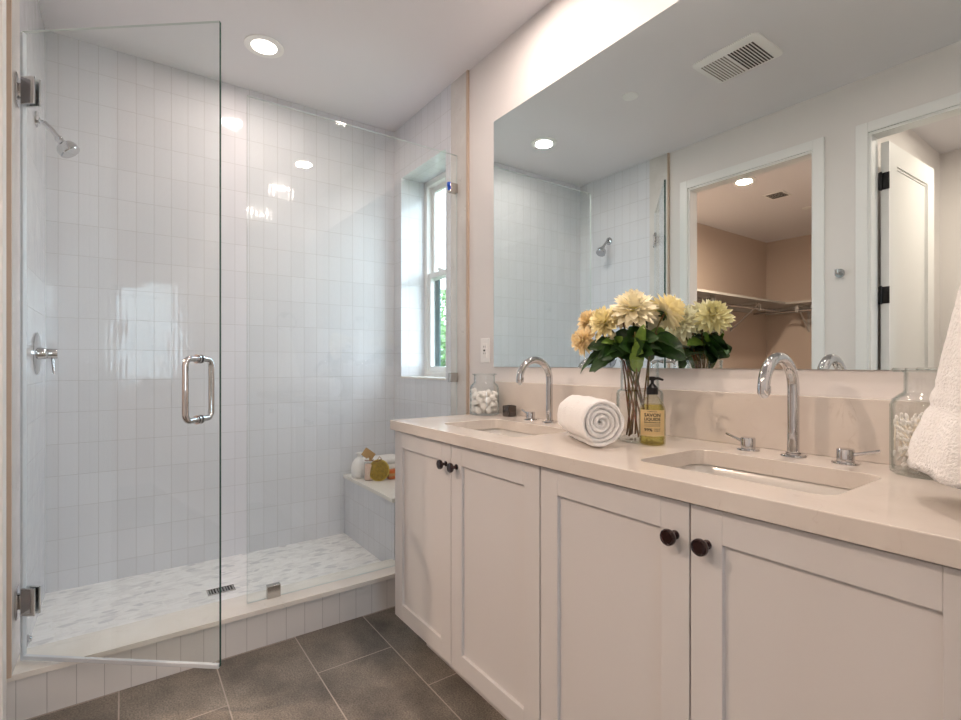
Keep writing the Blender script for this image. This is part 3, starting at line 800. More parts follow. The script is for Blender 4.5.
# drain
t = thing('shower_drain', (-1.055, 2.49, ZPAN), 'rectangular metal drain grate in the pebble shower floor', 'drain')
bm = BM(); a = (-1.055, 2.49)
box(bm, a[0] - .055, a[0] + .055, a[1] - .03, a[1] - .026, ZPAN, ZPAN + .004); box(bm, a[0] - .055, a[0] + .055, a[1] + .026, a[1] + .03, ZPAN, ZPAN + .004)
for k in range(10):
    x = a[0] - .055 + k * .011; box(bm, x, x + (.0045 if k % 3 else .007), a[1] - .026, a[1] + .026, ZPAN, ZPAN + .0035)
obj('grate', bm, M['nickel'], t)
bm = BM(); box(bm, a[0] - .054, a[0] + .054, a[1] - .028, a[1] + .028, ZPAN, ZPAN + .001); obj('drain_well', bm, M['slot'], t)

# ================================================================== CEILING FITTINGS
def recessed(x, y, label, H_=H):
    t = thing('recessed_light', (x, y, H_), label, 'light', None)
    bm = BM(); lathe(bm, [(.086, -.0005), (.085, -.004), (.062, -.006), (.056, -.004), (.054, -.001)], (x, y, H_), 40, cap=False); obj('trim_ring', bm, M['plast'], t, 'auto')
    bm = BM(); lathe(bm, [(0, -.0035), (.054, -.0035), (.054, -.0008), (0, -.0008)], (x, y, H_), 32, cap=False); obj('lens', bm, M['lens'], t)
recessed(-.880, 2.468, 'round recessed ceiling light above the shower, bright white lens')
recessed(-.335, 1.43, 'round recessed ceiling light above the far sink')
recessed(-.335, .61, 'round recessed ceiling light above the near sink')
recessed(-.5, -1.1, 'added round recessed ceiling light, unseen fill by the entry wall')
recessed(-2.657, 2.045, 'round recessed ceiling light inside the closet')
recessed(-2.5, .3, 'round recessed ceiling light in the small room')
bm = BM(); lathe(bm, [(0, -.006), (.036, -.006), (.042, -.004), (.043, -.0005), (0, -.0005)], (-.868, 1.762, H), 32, cap=False)
tag(obj('sprinkler_cover', bm, M['plast'], smooth='auto'), 'small plain round cover plate on the bathroom ceiling', 'ceiling cover')
# exhaust fan grille
t = thing('exhaust_fan', (-1.01, 1.25, H), 'rectangular white exhaust fan grille with two banks of louvres on the ceiling', 'exhaust fan')
fx0, fx1, fy0, fy1 = -1.145, -.875, 1.09, 1.41
bm = BM()
lo = [[(x, y, z) for x, y in rrect(fx0 + i, fx1 - i, fy0 + i, fy1 - i, .03 - i * .3)] for i, z in ((0, H - .0005), (0, H - .006), (.03, H - .018), (.035, H - .0185))]
loft(bm, lo, capa=True, capb=True)
obj('cover', bm, M['plast'], t, 'auto')
bm = BM()
for k in range(9):
    y = fy0 + .035 + k * .0138; box(bm, fx0 + .035, fx1 - .035, y, y + .0070, H - .0195, H - .0183)
obj('louvre_slots', bm, M['slot'], t)
bm = BM()
for k in range(9):
    y = fy1 - .035 - .0065 - k * .0138; box(bm, fx0 + .035, fx1 - .035, y, y + .0050, H - .0195, H - .0183)
tag(obj('louvre_slots', bm, plain('grey_slot', (.22, .21, .19, 1), .6), t), 'paler louvre bank')
# closet vent
t = thing('ceiling_vent', (-3.228, 2.05, H), 'small square metal vent on the closet ceiling', 'vent')
bm = BM(); box(bm, -3.32, -3.14, 1.97, 2.13, H - .006, H - .0005, bev=.002); obj('vent_frame', bm, M['plast'], t)
bm = BM()
for k in range(7): box(bm, -3.30 + k * .021, -3.288 + k * .021, 1.985, 2.115, H - .0075, H - .0061)
obj('vent_slots', bm, M['slot'], t)
bm = BM(); lathe(bm, [(0, -.006), (.036, -.006), (.042, -.004), (.043, -.0005), (0, -.0005)], (-3.846, 2.055, H), 28, cap=False)
tag(obj('sprinkler_cover', bm, M['plast'], smooth='auto'), 'small plain round cover plate on the closet ceiling', 'ceiling cover')

# robe hook
t = thing('robe_hook', (-WP, 1.06, 1.595), 'chrome robe hook on the left wall between the two doorways', 'hook')
bm = BM(); lathe(bm, [(0, .0005), (.024, .0005), (.023, .006), (0, .007)], (-WP, 1.06, 1.595), 24, axis='x', cap=False); obj('back_plate', bm, M['chrome'], t, 'auto')
bm = BM(); tube(bm, [(-WP + .006, 1.06, 1.595), (-WP + .045, 1.06, 1.595)], .008, 12); tube(bm, [(-WP + .042, 1.06, 1.59), (-WP + .048, 1.06, 1.612)], [.009, .009], 12)
obj('peg', bm, M['chrome'], t, 'auto')

# closet shelves, brackets, rods
def shelf_run(name, a, b, fr, label, n_br):
    """a->b along the wall; fr = direction into room"""
    a, b, fr = Vector(a), Vector(b), Vector(fr)
    t = thing('closet_shelf', (a + b) / 2, label, 'shelf', None)
    d = (b - a).normalized(); L = (b - a).length
    R = Matrix((d, fr, Vector((0, 0, 1)))).transposed().to_4x4()
    bm = BM(); b2 = BM(); box(b2, 0, L, .002, .38, 0, .022, bev=.002); box(b2, 0, L, .001, .018, -.07, -.0002)
    merge(bm, b2, Matrix.Translation(a) @ R); obj('shelf_board', bm, M['wire'], t)
    bm = BM(); b2 = BM(); tube(b2, [(0, .31, -.075), (L, .31, -.075)], .0125, 14); merge(bm, b2, Matrix.Translation(a) @ R)
    obj('hanging_rod', bm, M['chrome'], t, 'auto')
    for k in range(n_br):
        s = L * (k + .5) / n_br
        bm = BM(); b2 = BM()
        box(b2, s - .012, s + .012, .002, .012, -.30, -.071); box(b2, s - .012, s + .012, .0185, .28, -.02, -.0005)
        tube(b2, [(s, .010, -.28), (s, .31, -.02)], .009, 8); box(b2, s - .012, s + .012, .30, .322, -.095, -.021)
        merge(bm, b2, Matrix.Translation(a) @ R); obj('bracket', bm, M['wire'], t)
ZS = 1.775
shelf_run('s1', (-1.9, 2.94, ZS), (-4.582, 2.94, ZS), (0, -1, 0), 'pale closet shelf with hanging rod along the side wall', 3)
shelf_run('s2', (-4.963, 2.94, ZS), (-4.963, 1.08, ZS), (1, 0, 0), 'pale closet shelf with hanging rod on the end wall', 2)

# ================================================================== COUNTER ACCESSORIES
def glass_vessel(t, c, prof, n=40, th=.0025, base=.008, edge='jaredge'):
    """prof: outer (r,z) from base up. open vessel wall with inner surface and thick base"""
    bm = BM(); outer = [(0, 0)] + prof; inner = [(max(r - th, 0), z) for r, z in prof[::-1]]
    inner = [(r, z) for r, z in inner if z > base] ; rb = inner[-1][0]
    inner += [(rb - .001, base), (0, base)]
    lathe(bm, outer + inner, c, n, cap=False)
    o = obj('glass_body', bm, M['jar'], t, 'auto')
    return o
# ---- left jar with cotton balls
jl = (-.105, 1.800, ZC + .0004)
t = thing('cotton_ball_jar', jl, 'wide clear glass jar beside the shower, holding cotton balls', 'jar')
R0 = .065
glass_vessel(t, jl, [(R0 - .004, 0), (R0, .004), (R0, .118), (R0 - .006, .132), (R0 - .016, .140), (R0 - .018, .146), (R0 - .018, .172), (R0 - .012, .178)])
bm = BM(); lathe(bm, [(R0 - .019, .176), (R0 - .011, .1765), (R0 - .010, .180), (R0 - .019, .181), (R0 - .019, .176)], jl, 40, cap=False); obj('rim', bm, M['jar'], t, 'auto')
def cotton_mesh(seed, r=.0155):
    bm = BM(); bmesh.ops.create_icosphere(bm, subdivisions=3, radius=r)
    for v in bm.verts:
        v.co *= .98 + .42 * noise.noise(v.co * 80 + Vector((seed * 3.1, 0, 0))) + .20 * noise.noise(v.co * 220 + Vector((seed, 9, 0)))
    return bm
rc = random.Random(11)
# pack balls: simple relaxation in the cylinder
N = 46; rr = .0150; Rin = R0 - .003 - rr; zb = jl[2] + .008 + rr
P = [Vector((rc.uniform(-Rin, Rin) * .7, rc.uniform(-Rin, Rin) * .7, zb + rc.uniform(0, .12))) for _ in range(N)]
for it in range(500):
    for p in P: p.z -= .0008
    for q in range(3):
        for i in range(N):
            for j in range(i + 1, N):
                d = P[j] - P[i]; l = d.length
                if l < 2 * rr * .97 and l > 1e-6:
                    d *= (2 * rr * .97 - l) / l / 2; P[i] -= d; P[j] += d
        for p in P:
            h = math.hypot(p.x, p.y)
            if h > Rin: p.x *= Rin / h; p.y *= Rin / h
            if p.z < zb: p.z = zb
protos = [mesh_from(cotton_mesh(s, rr * 1.02), 'cotton_ball', M['cotton']) for s in range(4)]
for me in protos:
    for p in me.polygons: p.use_smooth = True
c0 = None
for i, p in enumerate(P):
    if c0 is None:
        o = bpy.data.objects.new('cotton_ball', protos[0]); c0 = o
        tag(o, 'fluffy white cotton ball inside the wide glass jar', 'cotton ball', 'cotton balls in the glass jar')
    else:
        o = c0.copy(); o.data = protos[i % 4]
    o.location = (jl[0] + p.x, jl[1] + p.y, p.z); o.rotation_euler = (rc.uniform(0, 6), rc.uniform(0, 6), rc.uniform(0, 6)); COL.objects.link(o)
# ---- dark votive
t = thing('votive_holder', (-.066, 1.672, ZC), 'small dark brown glass votive between the cotton jar and far faucet', 'candle holder')
bm = BM(); cx, cy, cz = -.066, 1.672, ZC + .0004
lo = [[(x, y, cz + z) for x, y in rrect(cx - s, cx + s, cy - s, cy + s, .006)] for s, z in ((.020, 0), (.0225, .003), (.0225, .044), (.0215, .046), (.0195, .046), (.0195, .010))]
loft(bm, lo); obj('holder', bm, M['dark'], t, 'auto')
bm = BM(); lathe(bm, [(0, .0101), (.017, .0101), (.017, .034), (0, .033)], (cx, cy, cz), 24, cap=False); w_ = obj('candle', bm, plain('pink_wax', (.55, .25, .2, 1), .5), t, 'auto')
bm = BM(); tube(bm, [(cx, cy, cz + .033), (cx, cy, cz + .041)], .001, 6); obj('wick', bm, M['slot'], w_)

# ---- right jar with cotton swabs
jr = (-.088, .300, ZC + .0004); R1 = .0600
t = thing('swab_jar', jr, 'tall clear glass apothecary jar of cotton swabs behind the hanging towel', 'jar')
glass_vessel(t, jr, [(R1 - .004, 0), (R1, .004), (R1, .140), (R1 - .004, .152), (R1 - .014, .161), (R1 - .021, .166), (R1 - .023, .172), (R1 - .023, .206), (R1 - .019, .211)])
bm = BM(); lathe(bm, [(R1 - .025, .209), (R1 - .006, .208), (R1 - .003, .212), (R1 - .006, .216), (R1 - .025, .215), (R1 - .025, .210)], jr, 40, cap=False); obj('rim', bm, M['jar'], t, 'auto')
bm = BM(); tube(bm, [(0, 0, -.036), (0, 0, .036)], .0013, 6, 0)
lathe(bm, [(0, -.040), (.0028, -.037), (.0030, -.031), (.0022, -.027), (.0013, -.026)], (0, 0, 0), 8, cap=False, mi=1)
lathe(bm, [(0, .040), (.0028, .037), (.0030, .031), (.0022, .027), (.0013, .026)], (0, 0, 0), 8, cap=False, mi=1)
sm = mesh_from(bm, 'cotton_swab', [M['swab'], M['cotton']]); 
for p in sm.polygons: p.use_smooth = True
s0 = None
for i in range(170):
    tilt = radians(rc.uniform(8, 80)); az = rc.uniform(0, 2 * pi)
    hr = .040 * sin(tilt); hz = .040 * cos(tilt) + .003
    rmax = R1 - .0065
    for q in range(60):
        pr_, pa = rmax * math.sqrt(rc.random()), rc.uniform(0, 2 * pi); x, y = pr_ * cos(pa), pr_ * sin(pa)
        if math.hypot(x + hr * cos(az), y + hr * sin(az)) < rmax and math.hypot(x - hr * cos(az), y - hr * sin(az)) < rmax: break
    else: continue
    z = jr[2] + .0085 + hz + rc.random() * max(.085 - hz, .002)
    if s0 is None:
        o = bpy.data.objects.new('cotton_swab', sm); s0 = o
        tag(o, 'thin cotton swab in the tall apothecary jar', 'cotton swab', 'cotton swabs in the apothecary jar')
    else: o = s0.copy()
    o.location = (jr[0] + x, jr[1] + y, z); o.rotation_euler = (0, tilt, az); COL.objects.link(o)

# ---- rolled towel
def towel_roll():
    a = Vector((-.378, .893, 0)); b = Vector((-.268, 1.100, 0)); ax = (b - a).normalized(); L = (b - a).length
    R = .0675; pitch = .0128; turns = (R - .008) / pitch
    side = Vector((-ax.y, ax.x, 0)); up = Vector((0, 0, 1)); zc = ZC + R + .0012
    bm = BM(); nseg = int(turns * 40); nl = 26
    inner, outer = [], []
    for k in range(nseg + 1):
        th = 2 * pi * turns * k / nseg; ro = .008 + pitch * th / (2 * pi)
        wob = 1 + .022 * sin(3 * th + 1) + .02 * sin(1.7 * th) ; sq = 1 - .04 * max(0, -sin(th)) * 0
        inner.append(((ro - .0118 if ro > .0118 else .0005) * wob, th)); outer.append((ro * wob * sq, th))
    off = -pi / 2 - 2 * pi * turns + 0.35
    rows = []
    for j in range(nl + 1):
        s = j / nl; row = []
        for lst, sg in ((outer, 1), (inner, -1)):
            seq = lst if sg == 1 else lst[::-1]
            for r_, th in seq:
                ed = min(s, 1 - s) * L
                puff = .0045 * (1 - min(ed / .010, 1)) ** 2          # rounded fold ends
                rr_ = r_ - sg * puff
                an = th + off
                x, z = rr_ * cos(an), rr_ * sin(an)
                lay = .0035 * sin(th * 1.7) * (1 if j in (0, nl) else .6 if j in (1, nl - 1) else 0)
                p = a + ax * (s * L + (lay + .004 * noise.noise(Vector((th * .9, j * 3., 1)))) * (1 if j in (0, nl) else .3)) + side * x + up * (zc + z)
                nn = .0034 * noise.noise(p * 38) + .0014 * noise.noise(p * 130)
                p += (side * cos(an) + up * sin(an)) * nn * sg * (1 if r_ > R * .7 else .3)
                p.z = max(p.z, ZC + .0008)
                row.append(p)
        rows.append(row)
    loft(bm, rows, capa=False, capb=False)
    bm.verts.ensure_lookup_table(); n = 2 * (nseg + 1)
    for base in (0, nl * n):
        for k in range(nseg):
            q = (base + k, base + k + 1, base + n - 2 - k, base + n - 1 - k)
            try: bm.faces.new([bm.verts[i] for i in q])
            except ValueError: pass
    return bm
tw = obj('rolled_towel', towel_roll(), M['terry'], smooth=True)
tag(tw, 'white terry towel rolled up and lying on the counter between the faucets', 'towel')

# ---- hanging towel and its ring
tg = thing('towel_ring', (-.33, .02, 1.52), 'chrome towel ring on the end wall holding the white towel', 'towel ring')
bm = BM(); lathe(bm, [(0, .0005), (.026, .0005), (.025, .008), (.011, .010), (.011, .085), (0, .086)], (-.33, .02, 1.52), 24, axis='y', cap=False)
obj('mount', bm, M['chrome'], tg, 'auto')
bm = BM(); pts = [(-.33 + .075 * sin(2 * pi * k / 36), .10, 1.455 + .075 * cos(2 * pi * k / 36)) for k in range(37)]
tube(bm, pts, .005, 10, cap=False); obj('ring', bm, M['chrome'], tg, True)
def hanging_towel():
    bm = BM(); n = 120; rows = []; zt, zb = 1.405, .945
    H_ = 46
    for j in range(H_ + 1):
        s = j / H_; z = zt + (zb - zt) * s
        # calibrated silhouette reach towards +y
        K = [(1.405, .022), (1.25, .043), (1.12, .067), (1.05, .080), (.99, .100), (.925, .111)]
        for (za, ra), (zb2, rb2) in zip(K[:-1], K[1:]):
            if z <= za + 1e-6: R_ = ra + (rb2 - ra) * min(1, (za - z) / (za - zb2))
        cx, cy = -.330, .100 + (.160 - .100) * min(1, s * 3.2)
        row = []
        for k in range(n):
            a = 2 * pi * k / n
            fold = 1 + s * (.06 * sin(5 * a + .3) + .03 * sin(9 * a + 2))
            rx, ry = R_ * .95 * fold, R_ * fold
            zz = z + s * (.004 * sin(3 * a + .6) + .012 * cos(a) + .006 * sin(a))
            # woven border band: two raised hems
            band = 0
            for zb_, wd, am in ((1.072, .004, -.0045), (1.046, .004, -.0045), (.955, .004, -.003)):
                band += am * math.exp(-((z - zb_) / wd) ** 2)
            p = Vector((cx + rx * cos(a) , cy + ry * sin(a), zz))
            nn = .004 * noise.noise(p * 18) * s + .0012 * noise.noise(p * 140) + band
            p.x += nn * cos(a); p.y += nn * sin(a)
            p.y = max(p.y, .024)
            row.append(p)
        rows.append(row)
    # fold back up inside at the bottom so the hem has thickness
    last = rows[-1]; c = sum((Vector(p) for p in last), Vector()) / n
    rows.append([p + (c - p) * .06 + Vector((0, 0, .002)) for p in last]); rows.append([p + (c - p) * .10 + Vector((0, 0, .02)) for p in last])
    rows.append([p + (c - p) * .5 + Vector((0, 0, .03)) for p in last])
    loft(bm, rows)
    return bm
ht = obj('hanging_towel', hanging_towel(), M['terry'], smooth=True)
tag(ht, 'white terry towel hanging at the right above the counter, beside the swab jar', 'towel')

# ---- vase with dahlias
vc = Vector((-.178, .925, ZC + .0004))
t = thing('glass_vase', vc, 'clear glass vase with square shoulders holding the dahlias, behind the soap bottle', 'vase')
glass_vessel(t, vc, [(.060, 0), (.0655, .005), (.0665, .020), (.0665, .136), (.064, .146), (.056, .150), (.0545, .156), (.0540, .226), (.0555, .232)])
bm = BM(); lathe(bm, [(.0525, .230), (.0560, .230), (.0568, .233), (.0560, .236), (.0525, .236), (.0525, .230)], vc, 40, cap=False); obj('rim', bm, M['jar'], t, 'auto')

rf = random.Random(5)
def petal(bm, M4, L, wd, curl, mi=0, cup=.25, tip=.9):
    n = 6; rows = []
    for i in range(n + 1):
        u = i / n
        wv = wd * (sin(pi * min(u * .62 + .12, 1)) ** .8) * (1 - max(0, (u - .62) / .38) ** 1.6 * tip)
        z = curl * L * (u ** 2) ; x = L * u
        rows.append([M4 @ Vector((x, s * wv / 2, z + cup * abs(s) * wv * .5)) for s in (-1, 0, 1)])
    V = [[bm.verts.new(p) for p in r] for r in rows]
    for a, b in zip(V[:-1], V[1:]):
        for k in range(2): bm.faces.new((a[k], a[k + 1], b[k + 1], b[k])).material_index = mi
def bloom_mesh(R, layers=7, mi_core=1):
    bm = BM()
    for l in range(layers):
        f = l / (layers - 1)
        el = radians(-14 + 88 * f ** 1.1); L = R * (1.0 - .52 * f); cnt = int(17 - 8 * f)
        for k in range(cnt):
            a = 2 * pi * (k + .5 * (l % 2)) / cnt + rf.uniform(-.08, .08)
            M4 = Matrix.Translation((0, 0, R * .06 * l)) @ Matrix.Rotation(a, 4, 'Z') @ Matrix.Rotation(-el + rf.uniform(-.12, .12), 4, 'Y') @ Matrix.Translation((R * .06, 0, 0))
            petal(bm, M4, L * rf.uniform(.90, 1.06), R * rf.uniform(.30, .38) * (1 - .25 * f), .12 + .25 * f * rf.random(), 0, .5)
    lathe(bm, [(0, R * .30), (R * .13, R * .27), (R * .18, R * .15), (R * .12, -R * .05), (0, -R * .14)], (0, 0, 0), 12, cap=False, mi=1)
    return bm
def sepal_mesh(bm, R):
    for k in range(6):
        M4 = Matrix.Translation((0, 0, -R * .1)) @ Matrix.Rotation(2 * pi * k / 6, 4, 'Z') @ Matrix.Rotation(.35, 4, 'Y')
        petal(bm, M4, R * .38, R * .2, -.1, 0, .2)
def leafblade(bm, base, dirv, L, wd, nrm=Vector((0, 0, 1)), droop=.3, mi=0):
    d = Vector(dirv).normalized(); s = d.cross(nrm)
    if s.length < .05: s = d.orthogonal()
    s.normalize(); u = s.cross(d).normalized(); n = 8; V = []
    for i in range(n + 1):
        q = i / n; wv = wd * (sin(pi * min(q * .86 + .08, 1)) ** .85) * (1 if q < .97 else .3) * (1 + .06 * sin(q * 30))
        c = Vector(base) + d * L * q - Vector((0, 0, 1)) * droop * L * q * q + u * .0
        V.append([bm.verts.new(c + s * wv * t_ / 2 + u * (abs(t_) * wv * .16 + .0015 * sin(q * 24))) for t_ in (-1, -.5, 0, .5, 1)])
    for a, b in zip(V[:-1], V[1:]):
        for k in range(4): bm.faces.new((a[k], a[k + 1], b[k + 1], b[k])).material_index = mi
def curve_pts(a, b, c, n=14):
    a, b, c = Vector(a), Vector(b), Vector(c); return [a * (1 - t_) ** 2 + b * 2 * t_ * (1 - t_) + c * t_ * t_ for t_ in [i / n for i in range(n + 1)]]
def dahlia(label, P, axis, R, mat, foot, leaves, leafm='leaf', name='dahlia'):
    """leaves: list of (t along stem, direction, length, width, droop)"""
    P = Vector(P); axis = Vector(axis).normalized()
    foot = vc + Vector(foot); rimz = vc.z + .236
    # stem passes the vase mouth inside
    mouth = vc + Vector((max(-.035, min(.035, (P.x - vc.x) * .35)), max(-.035, min(.035, (P.y - vc.y) * .35)), .232))
    t = thing(name, foot, label, 'flower', 'dahlias in the glass vase')
    pts = curve_pts(foot, foot * .45 + mouth * .55 + Vector((0, 0, .01)), mouth, 7)[:-1] + curve_pts(mouth, mouth * .45 + (P - axis * .04) * .55 + Vector((0, 0, .012)), P - axis * R * .12, 9)
    bm = BM(); tube(bm, pts, .0027, 8); st = obj('stem', bm, M['stem'], t, True)
    R4 = Matrix.Translation(P) @ axis.to_track_quat('Z', 'Y').to_matrix().to_4x4()
    bm = BM(); merge(bm, bloom_mesh(R), R4)
    obj('bloom', bm, [mat, M['core']], t, True)
    bm = BM(); sp = BM(); sepal_mesh(sp, R); merge(bm, sp, R4); obj('sepals', bm, M['leaf'], t, True)
    for (q, d, L, wd, dr) in leaves:
        base = pts[min(int(q * (len(pts) - 1)), len(pts) - 1)]
        bm = BM(); leafblade(bm, base, d, L, wd, Vector((-.3, -.4, .8)), dr)
        lo_ = obj('leaf', bm, M[leafm], t, True)
    return t
dahlia('largest ivory dahlia at the top of the vase bouquet', (-.195, .935, 1.268), (-.45, -.35, .80), .072, M['petw'], (.02, .03, .014),
       [(.62, (-.3, -.6, .5), .085, .045, .3), (.72, (-.2, .5, .3), .07, .045, .4), (.6, (.2, -.9, .3), .08, .045, .3)])
dahlia('pale yellow dahlia between the largest bloom and the small peach ones', (-.235, 1.000, 1.235), (-.75, .10, .55), .057, M['pet'], (-.02, .02, .014),
       [(.66, (-.8, .3, .1), .08, .05, .5), (.74, (-.5, -.5, -.1), .07, .05, .3)])
dahlia('upper small peach dahlia at the left of the bouquet', (-.215, 1.082, 1.245), (-.75, .05, .5), .045, M['petp'], (.03, -.02, .014),
       [(.72, (-.3, .8, .0), .07, .04, .6)])
dahlia('lower small peach dahlia drooping at the left of the bouquet', (-.250, 1.072, 1.185), (-.85, .2, .15), .048, M['petp'], (-.03, -.02, .014),
       [(.70, (-.5, .6, -.1), .085, .045, .7), (.62, (-.7, .4, -.1), .07, .05, .6)])
dahlia('cream dahlia at the back of the bouquet turned towards the mirror', (-.150, 1.010, 1.262), (.55, .35, .7), .048, M['petp'], (.0, -.035, .014),
       [(.68, (.5, .5, .1), .07, .05, .4)])
dahlia('cream dahlia facing the mirror on the wall side of the vase', (-.108, .958, 1.248), (.75, -.05, .6), .066, M['petw'], (-.035, .01, .014),
       [(.65, (.5, -.5, .2), .08, .05, .4), (.6, (.7, .2, .1), .08, .05, .5)])
dahlia('pale yellow dahlia facing the mirror, lowest on the wall side', (-.132, .868, 1.262), (.75, -.4, .5), .060, M['pet'], (.035, .0, .014),
       [(.70, (.4, -.8, -.1), .085, .055, .4), (.62, (.6, -.4, -.1), .075, .05, .4)])
# bud and leafy stems
def leafy(label, P, foot, leaves, mats, bud=False):
    P = Vector(P); foot = vc + Vector(foot)
    mouth = vc + Vector((max(-.038, min(.038, (P.x - vc.x) * .5)), max(-.038, min(.038, (P.y - vc.y) * .5)), .232))
    t = thing('leafy_stem', foot, label, 'foliage', 'foliage in the glass vase')
    pts = curve_pts(foot, foot * .5 + mouth * .5, mouth, 7)[:-1] + curve_pts(mouth, (mouth + P) / 2 + Vector((0, 0, .01)), P, 8)
    bm = BM(); tube(bm, pts, .0024, 8); obj('stem', bm, M['stem'], t, True)
    for i, (q, d, L, wd, dr) in enumerate(leaves):
        base = pts[int(q * (len(pts) - 1))]; bm = BM(); leafblade(bm, base, d, L, wd, Vector((-.7, -.6, .4)), dr)
        obj('leaf', bm, M[mats[i % len(mats)]], t, True)
    for i in range(5):
        q = rf.uniform(.62, .95); base = pts[int(q * (len(pts) - 1))]; a = rf.uniform(0, 2 * pi); bm = BM()
        leafblade(bm, base, (cos(a), sin(a), rf.uniform(.1, .9)), rf.uniform(.045, .065), rf.uniform(.022, .036), Vector((-.5, -.5, .6)), rf.uniform(0, .5))
        obj('leaf', bm, M['leafl' if i == 0 else 'leaf'], t, True)
    if bud:
        bm = BM(); R4 = Matrix.Translation(P) @ Vector((-.6, -.2, .7)).to_track_quat('Z', 'Y').to_matrix().to_4x4()
        b2 = BM()
        for l in range(3):
            for k in range(7):
                M4 = Matrix.Rotation(2 * pi * (k + .5 * l) / 7, 4, 'Z') @ Matrix.Rotation(-radians(35 + 18 * l), 4, 'Y')
                petal(b2, M4, .024, .011, .3, 0, .5)
        merge(bm, b2, R4); obj('bud', bm, M['petw'], t, True)
leafy('leafy stem with a half-open ivory bud low at the front', (-.235, .975, 1.185), (-.01, -.03, .014), [(.7, (-.6, .6, .2), .06, .04, .2), (.8, (-.4, -.5, .4), .06, .035, .1)], ['leaf', 'leafl'], True)
leafy('leafy stem with long light green leaves standing at the vase front', (-.225, .905, 1.205), (.01, .035, .014), [(.46, (-.30, -.25, .9), .085, .040, -.1), (.62, (-.1, -.35, .9), .085, .030, .0), (.50, (-.35, .6, .6), .075, .045, .2), (.45, (-.2, .3, .9), .06, .04, 0)], ['leafl', 'leafl', 'leaf', 'leaf'])
leafy('dark leafy stem filling the middle of the bouquet', (-.200, .935, 1.215), (-.02, .03, .014), [(.6, (-.5, -.7, .4), .09, .06, .2), (.7, (-.8, -.1, .3), .085, .06, .3), (.8, (-.4, .8, .3), .08, .055, .3), (.65, (-.2, -.9, .2), .08, .05, .3), (.85, (.2, -.8, .3), .08, .05, .3), (.9, (-.6, -.3, .5), .06, .045, .2), (.72, (-.7, .5, .1), .08, .055, .4)], ['leaf'])
leafy('dark leafy stem on the wall side of the bouquet', (-.130, .90, 1.205), (.03, .02, .014), [(.6, (.7, -.5, .3), .08, .06, .4), (.7, (.5, -.8, .1), .095, .06, .4), (.8, (.8, .2, .2), .07, .055, .3), (.85, (.1, -.9, .2), .09, .055, .35), (.65, (.7, .6, .1), .07, .055, .4), (.75, (.3, -.2, .7), .06, .05, 0)], ['leaf', 'leaf', 'leafl'])
leafy('dark leafy stem leaning towards the towel roll', (-.235, 1.01, 1.19), (.0, .03, .014), [(.65, (-.7, .5, .0), .085, .055, .6), (.75, (-.3, .9, -.1), .085, .05, .5), (.85, (-.6, .7, .2), .07, .045, .3), (.7, (-.8, -.1, .1), .07, .05, .5)], ['leaf'])

# ---- soap bottle
sc = Vector((-.205, .862, ZC + .0004)); SR = .0355
t = thing('soap_bottle', sc, 'amber liquid soap bottle with black pump and cream label, beside the vase', 'soap bottle')
prof = [(0, 0), (SR - .004, 0), (SR, .004), (SR, .094), (SR - .002, .104), (SR - .007, .115), (SR - .015, .127), (SR - .022, .134), (SR - .024, .139), (SR - .024, .142)]
bm = BM(); lathe(bm, prof, sc, 40, cap=False); obj('bottle', bm, M['soap'], t, 'auto')
bm = BM(); lathe(bm, [(0, .003), (SR - .005, .003), (SR - .003, .006), (SR - .003, .094), (SR - .006, .106), (SR - .010, .112), (0, .112)], sc, 32, cap=False)
obj('liquid', bm, M['liquid'], t, 'auto')
bm = BM(); lathe(bm, [(0, .139), (.0155, .139), (.0160, .141), (.0160, .157), (.014, .159), (.008, .166), (.0045, .170), (.0045, .182), (0, .182)], sc, 24, cap=False)
pm = obj('pump_collar', bm, M['black'], t, 'auto')
fa = math.atan2(CAMY - sc.y, CAMX - sc.x)     # facing direction of the label
bm = BM(); lathe(bm, [(0, .178), (.0085, .178), (.0090, .180), (.0090, .187), (.007, .189), (0, .189)], sc, 20, cap=False)
na = fa + 1.0; tube(bm, [sc + Vector((0, 0, .184)), sc + Vector((.02 * cos(na), .02 * sin(na), .184)), sc + Vector((.033 * cos(na), .033 * sin(na), .180))], [.0042, .0038, .0030], 10)
obj('pump_head', bm, M['black'], pm, 'auto')
# label wrapped on the front
Rl = SR + .0006; half = 1.05
def on_label(s, z, r=Rl): a = fa + s / Rl; return sc + Vector((r * cos(a), r * sin(a), z))
bm = BM(); n = 24; rows = [[on_label((-half + 2 * half * k / n) * Rl, z, r) for k in range(n + 1)] for r, z in ((Rl, .026), (Rl, .098))]
V = [[bm.verts.new(p) for p in r] for r in rows]
for k in range(n): bm.faces.new((V[0][k], V[0][k + 1], V[1][k + 1], V[1][k]))
bmesh.ops.solidify(bm, geom=bm.faces[:], thickness=.0004)
lab = obj('label', bm, M['label'], t, 'auto')
def text_mesh(body, size, s0, z0, width=None):
    cu = bpy.data.curves.new('lettering', 'FONT'); cu.body = body; cu.size = size; cu.align_x = 'LEFT'; cu.offset = size * .022; cu.resolution_u = 3
    o = bpy.data.objects.new('tmp_text', cu); COL.objects.link(o); bpy.context.view_layer.update()
    me = bpy.data.meshes.new_from_object(o.evaluated_get(bpy.context.evaluated_depsgraph_get()))
    bm = BM(); bm.from_mesh(me); bpy.data.objects.remove(o); bpy.data.meshes.remove(me); bpy.data.curves.remove(cu)
    bmesh.ops.triangulate(bm, faces=bm.faces[:])
    xs = [v.co.x for v in bm.verts]; w_ = max(xs) - min(xs); k = (width / w_) if width else 1; x0 = min(xs)
    for v in bm.verts:
        s = s0 + (v.co.x - x0) * k; z = z0 + v.co.y
        v.co = on_label(s, z, Rl + .0011)
    return bm
bm = BM()
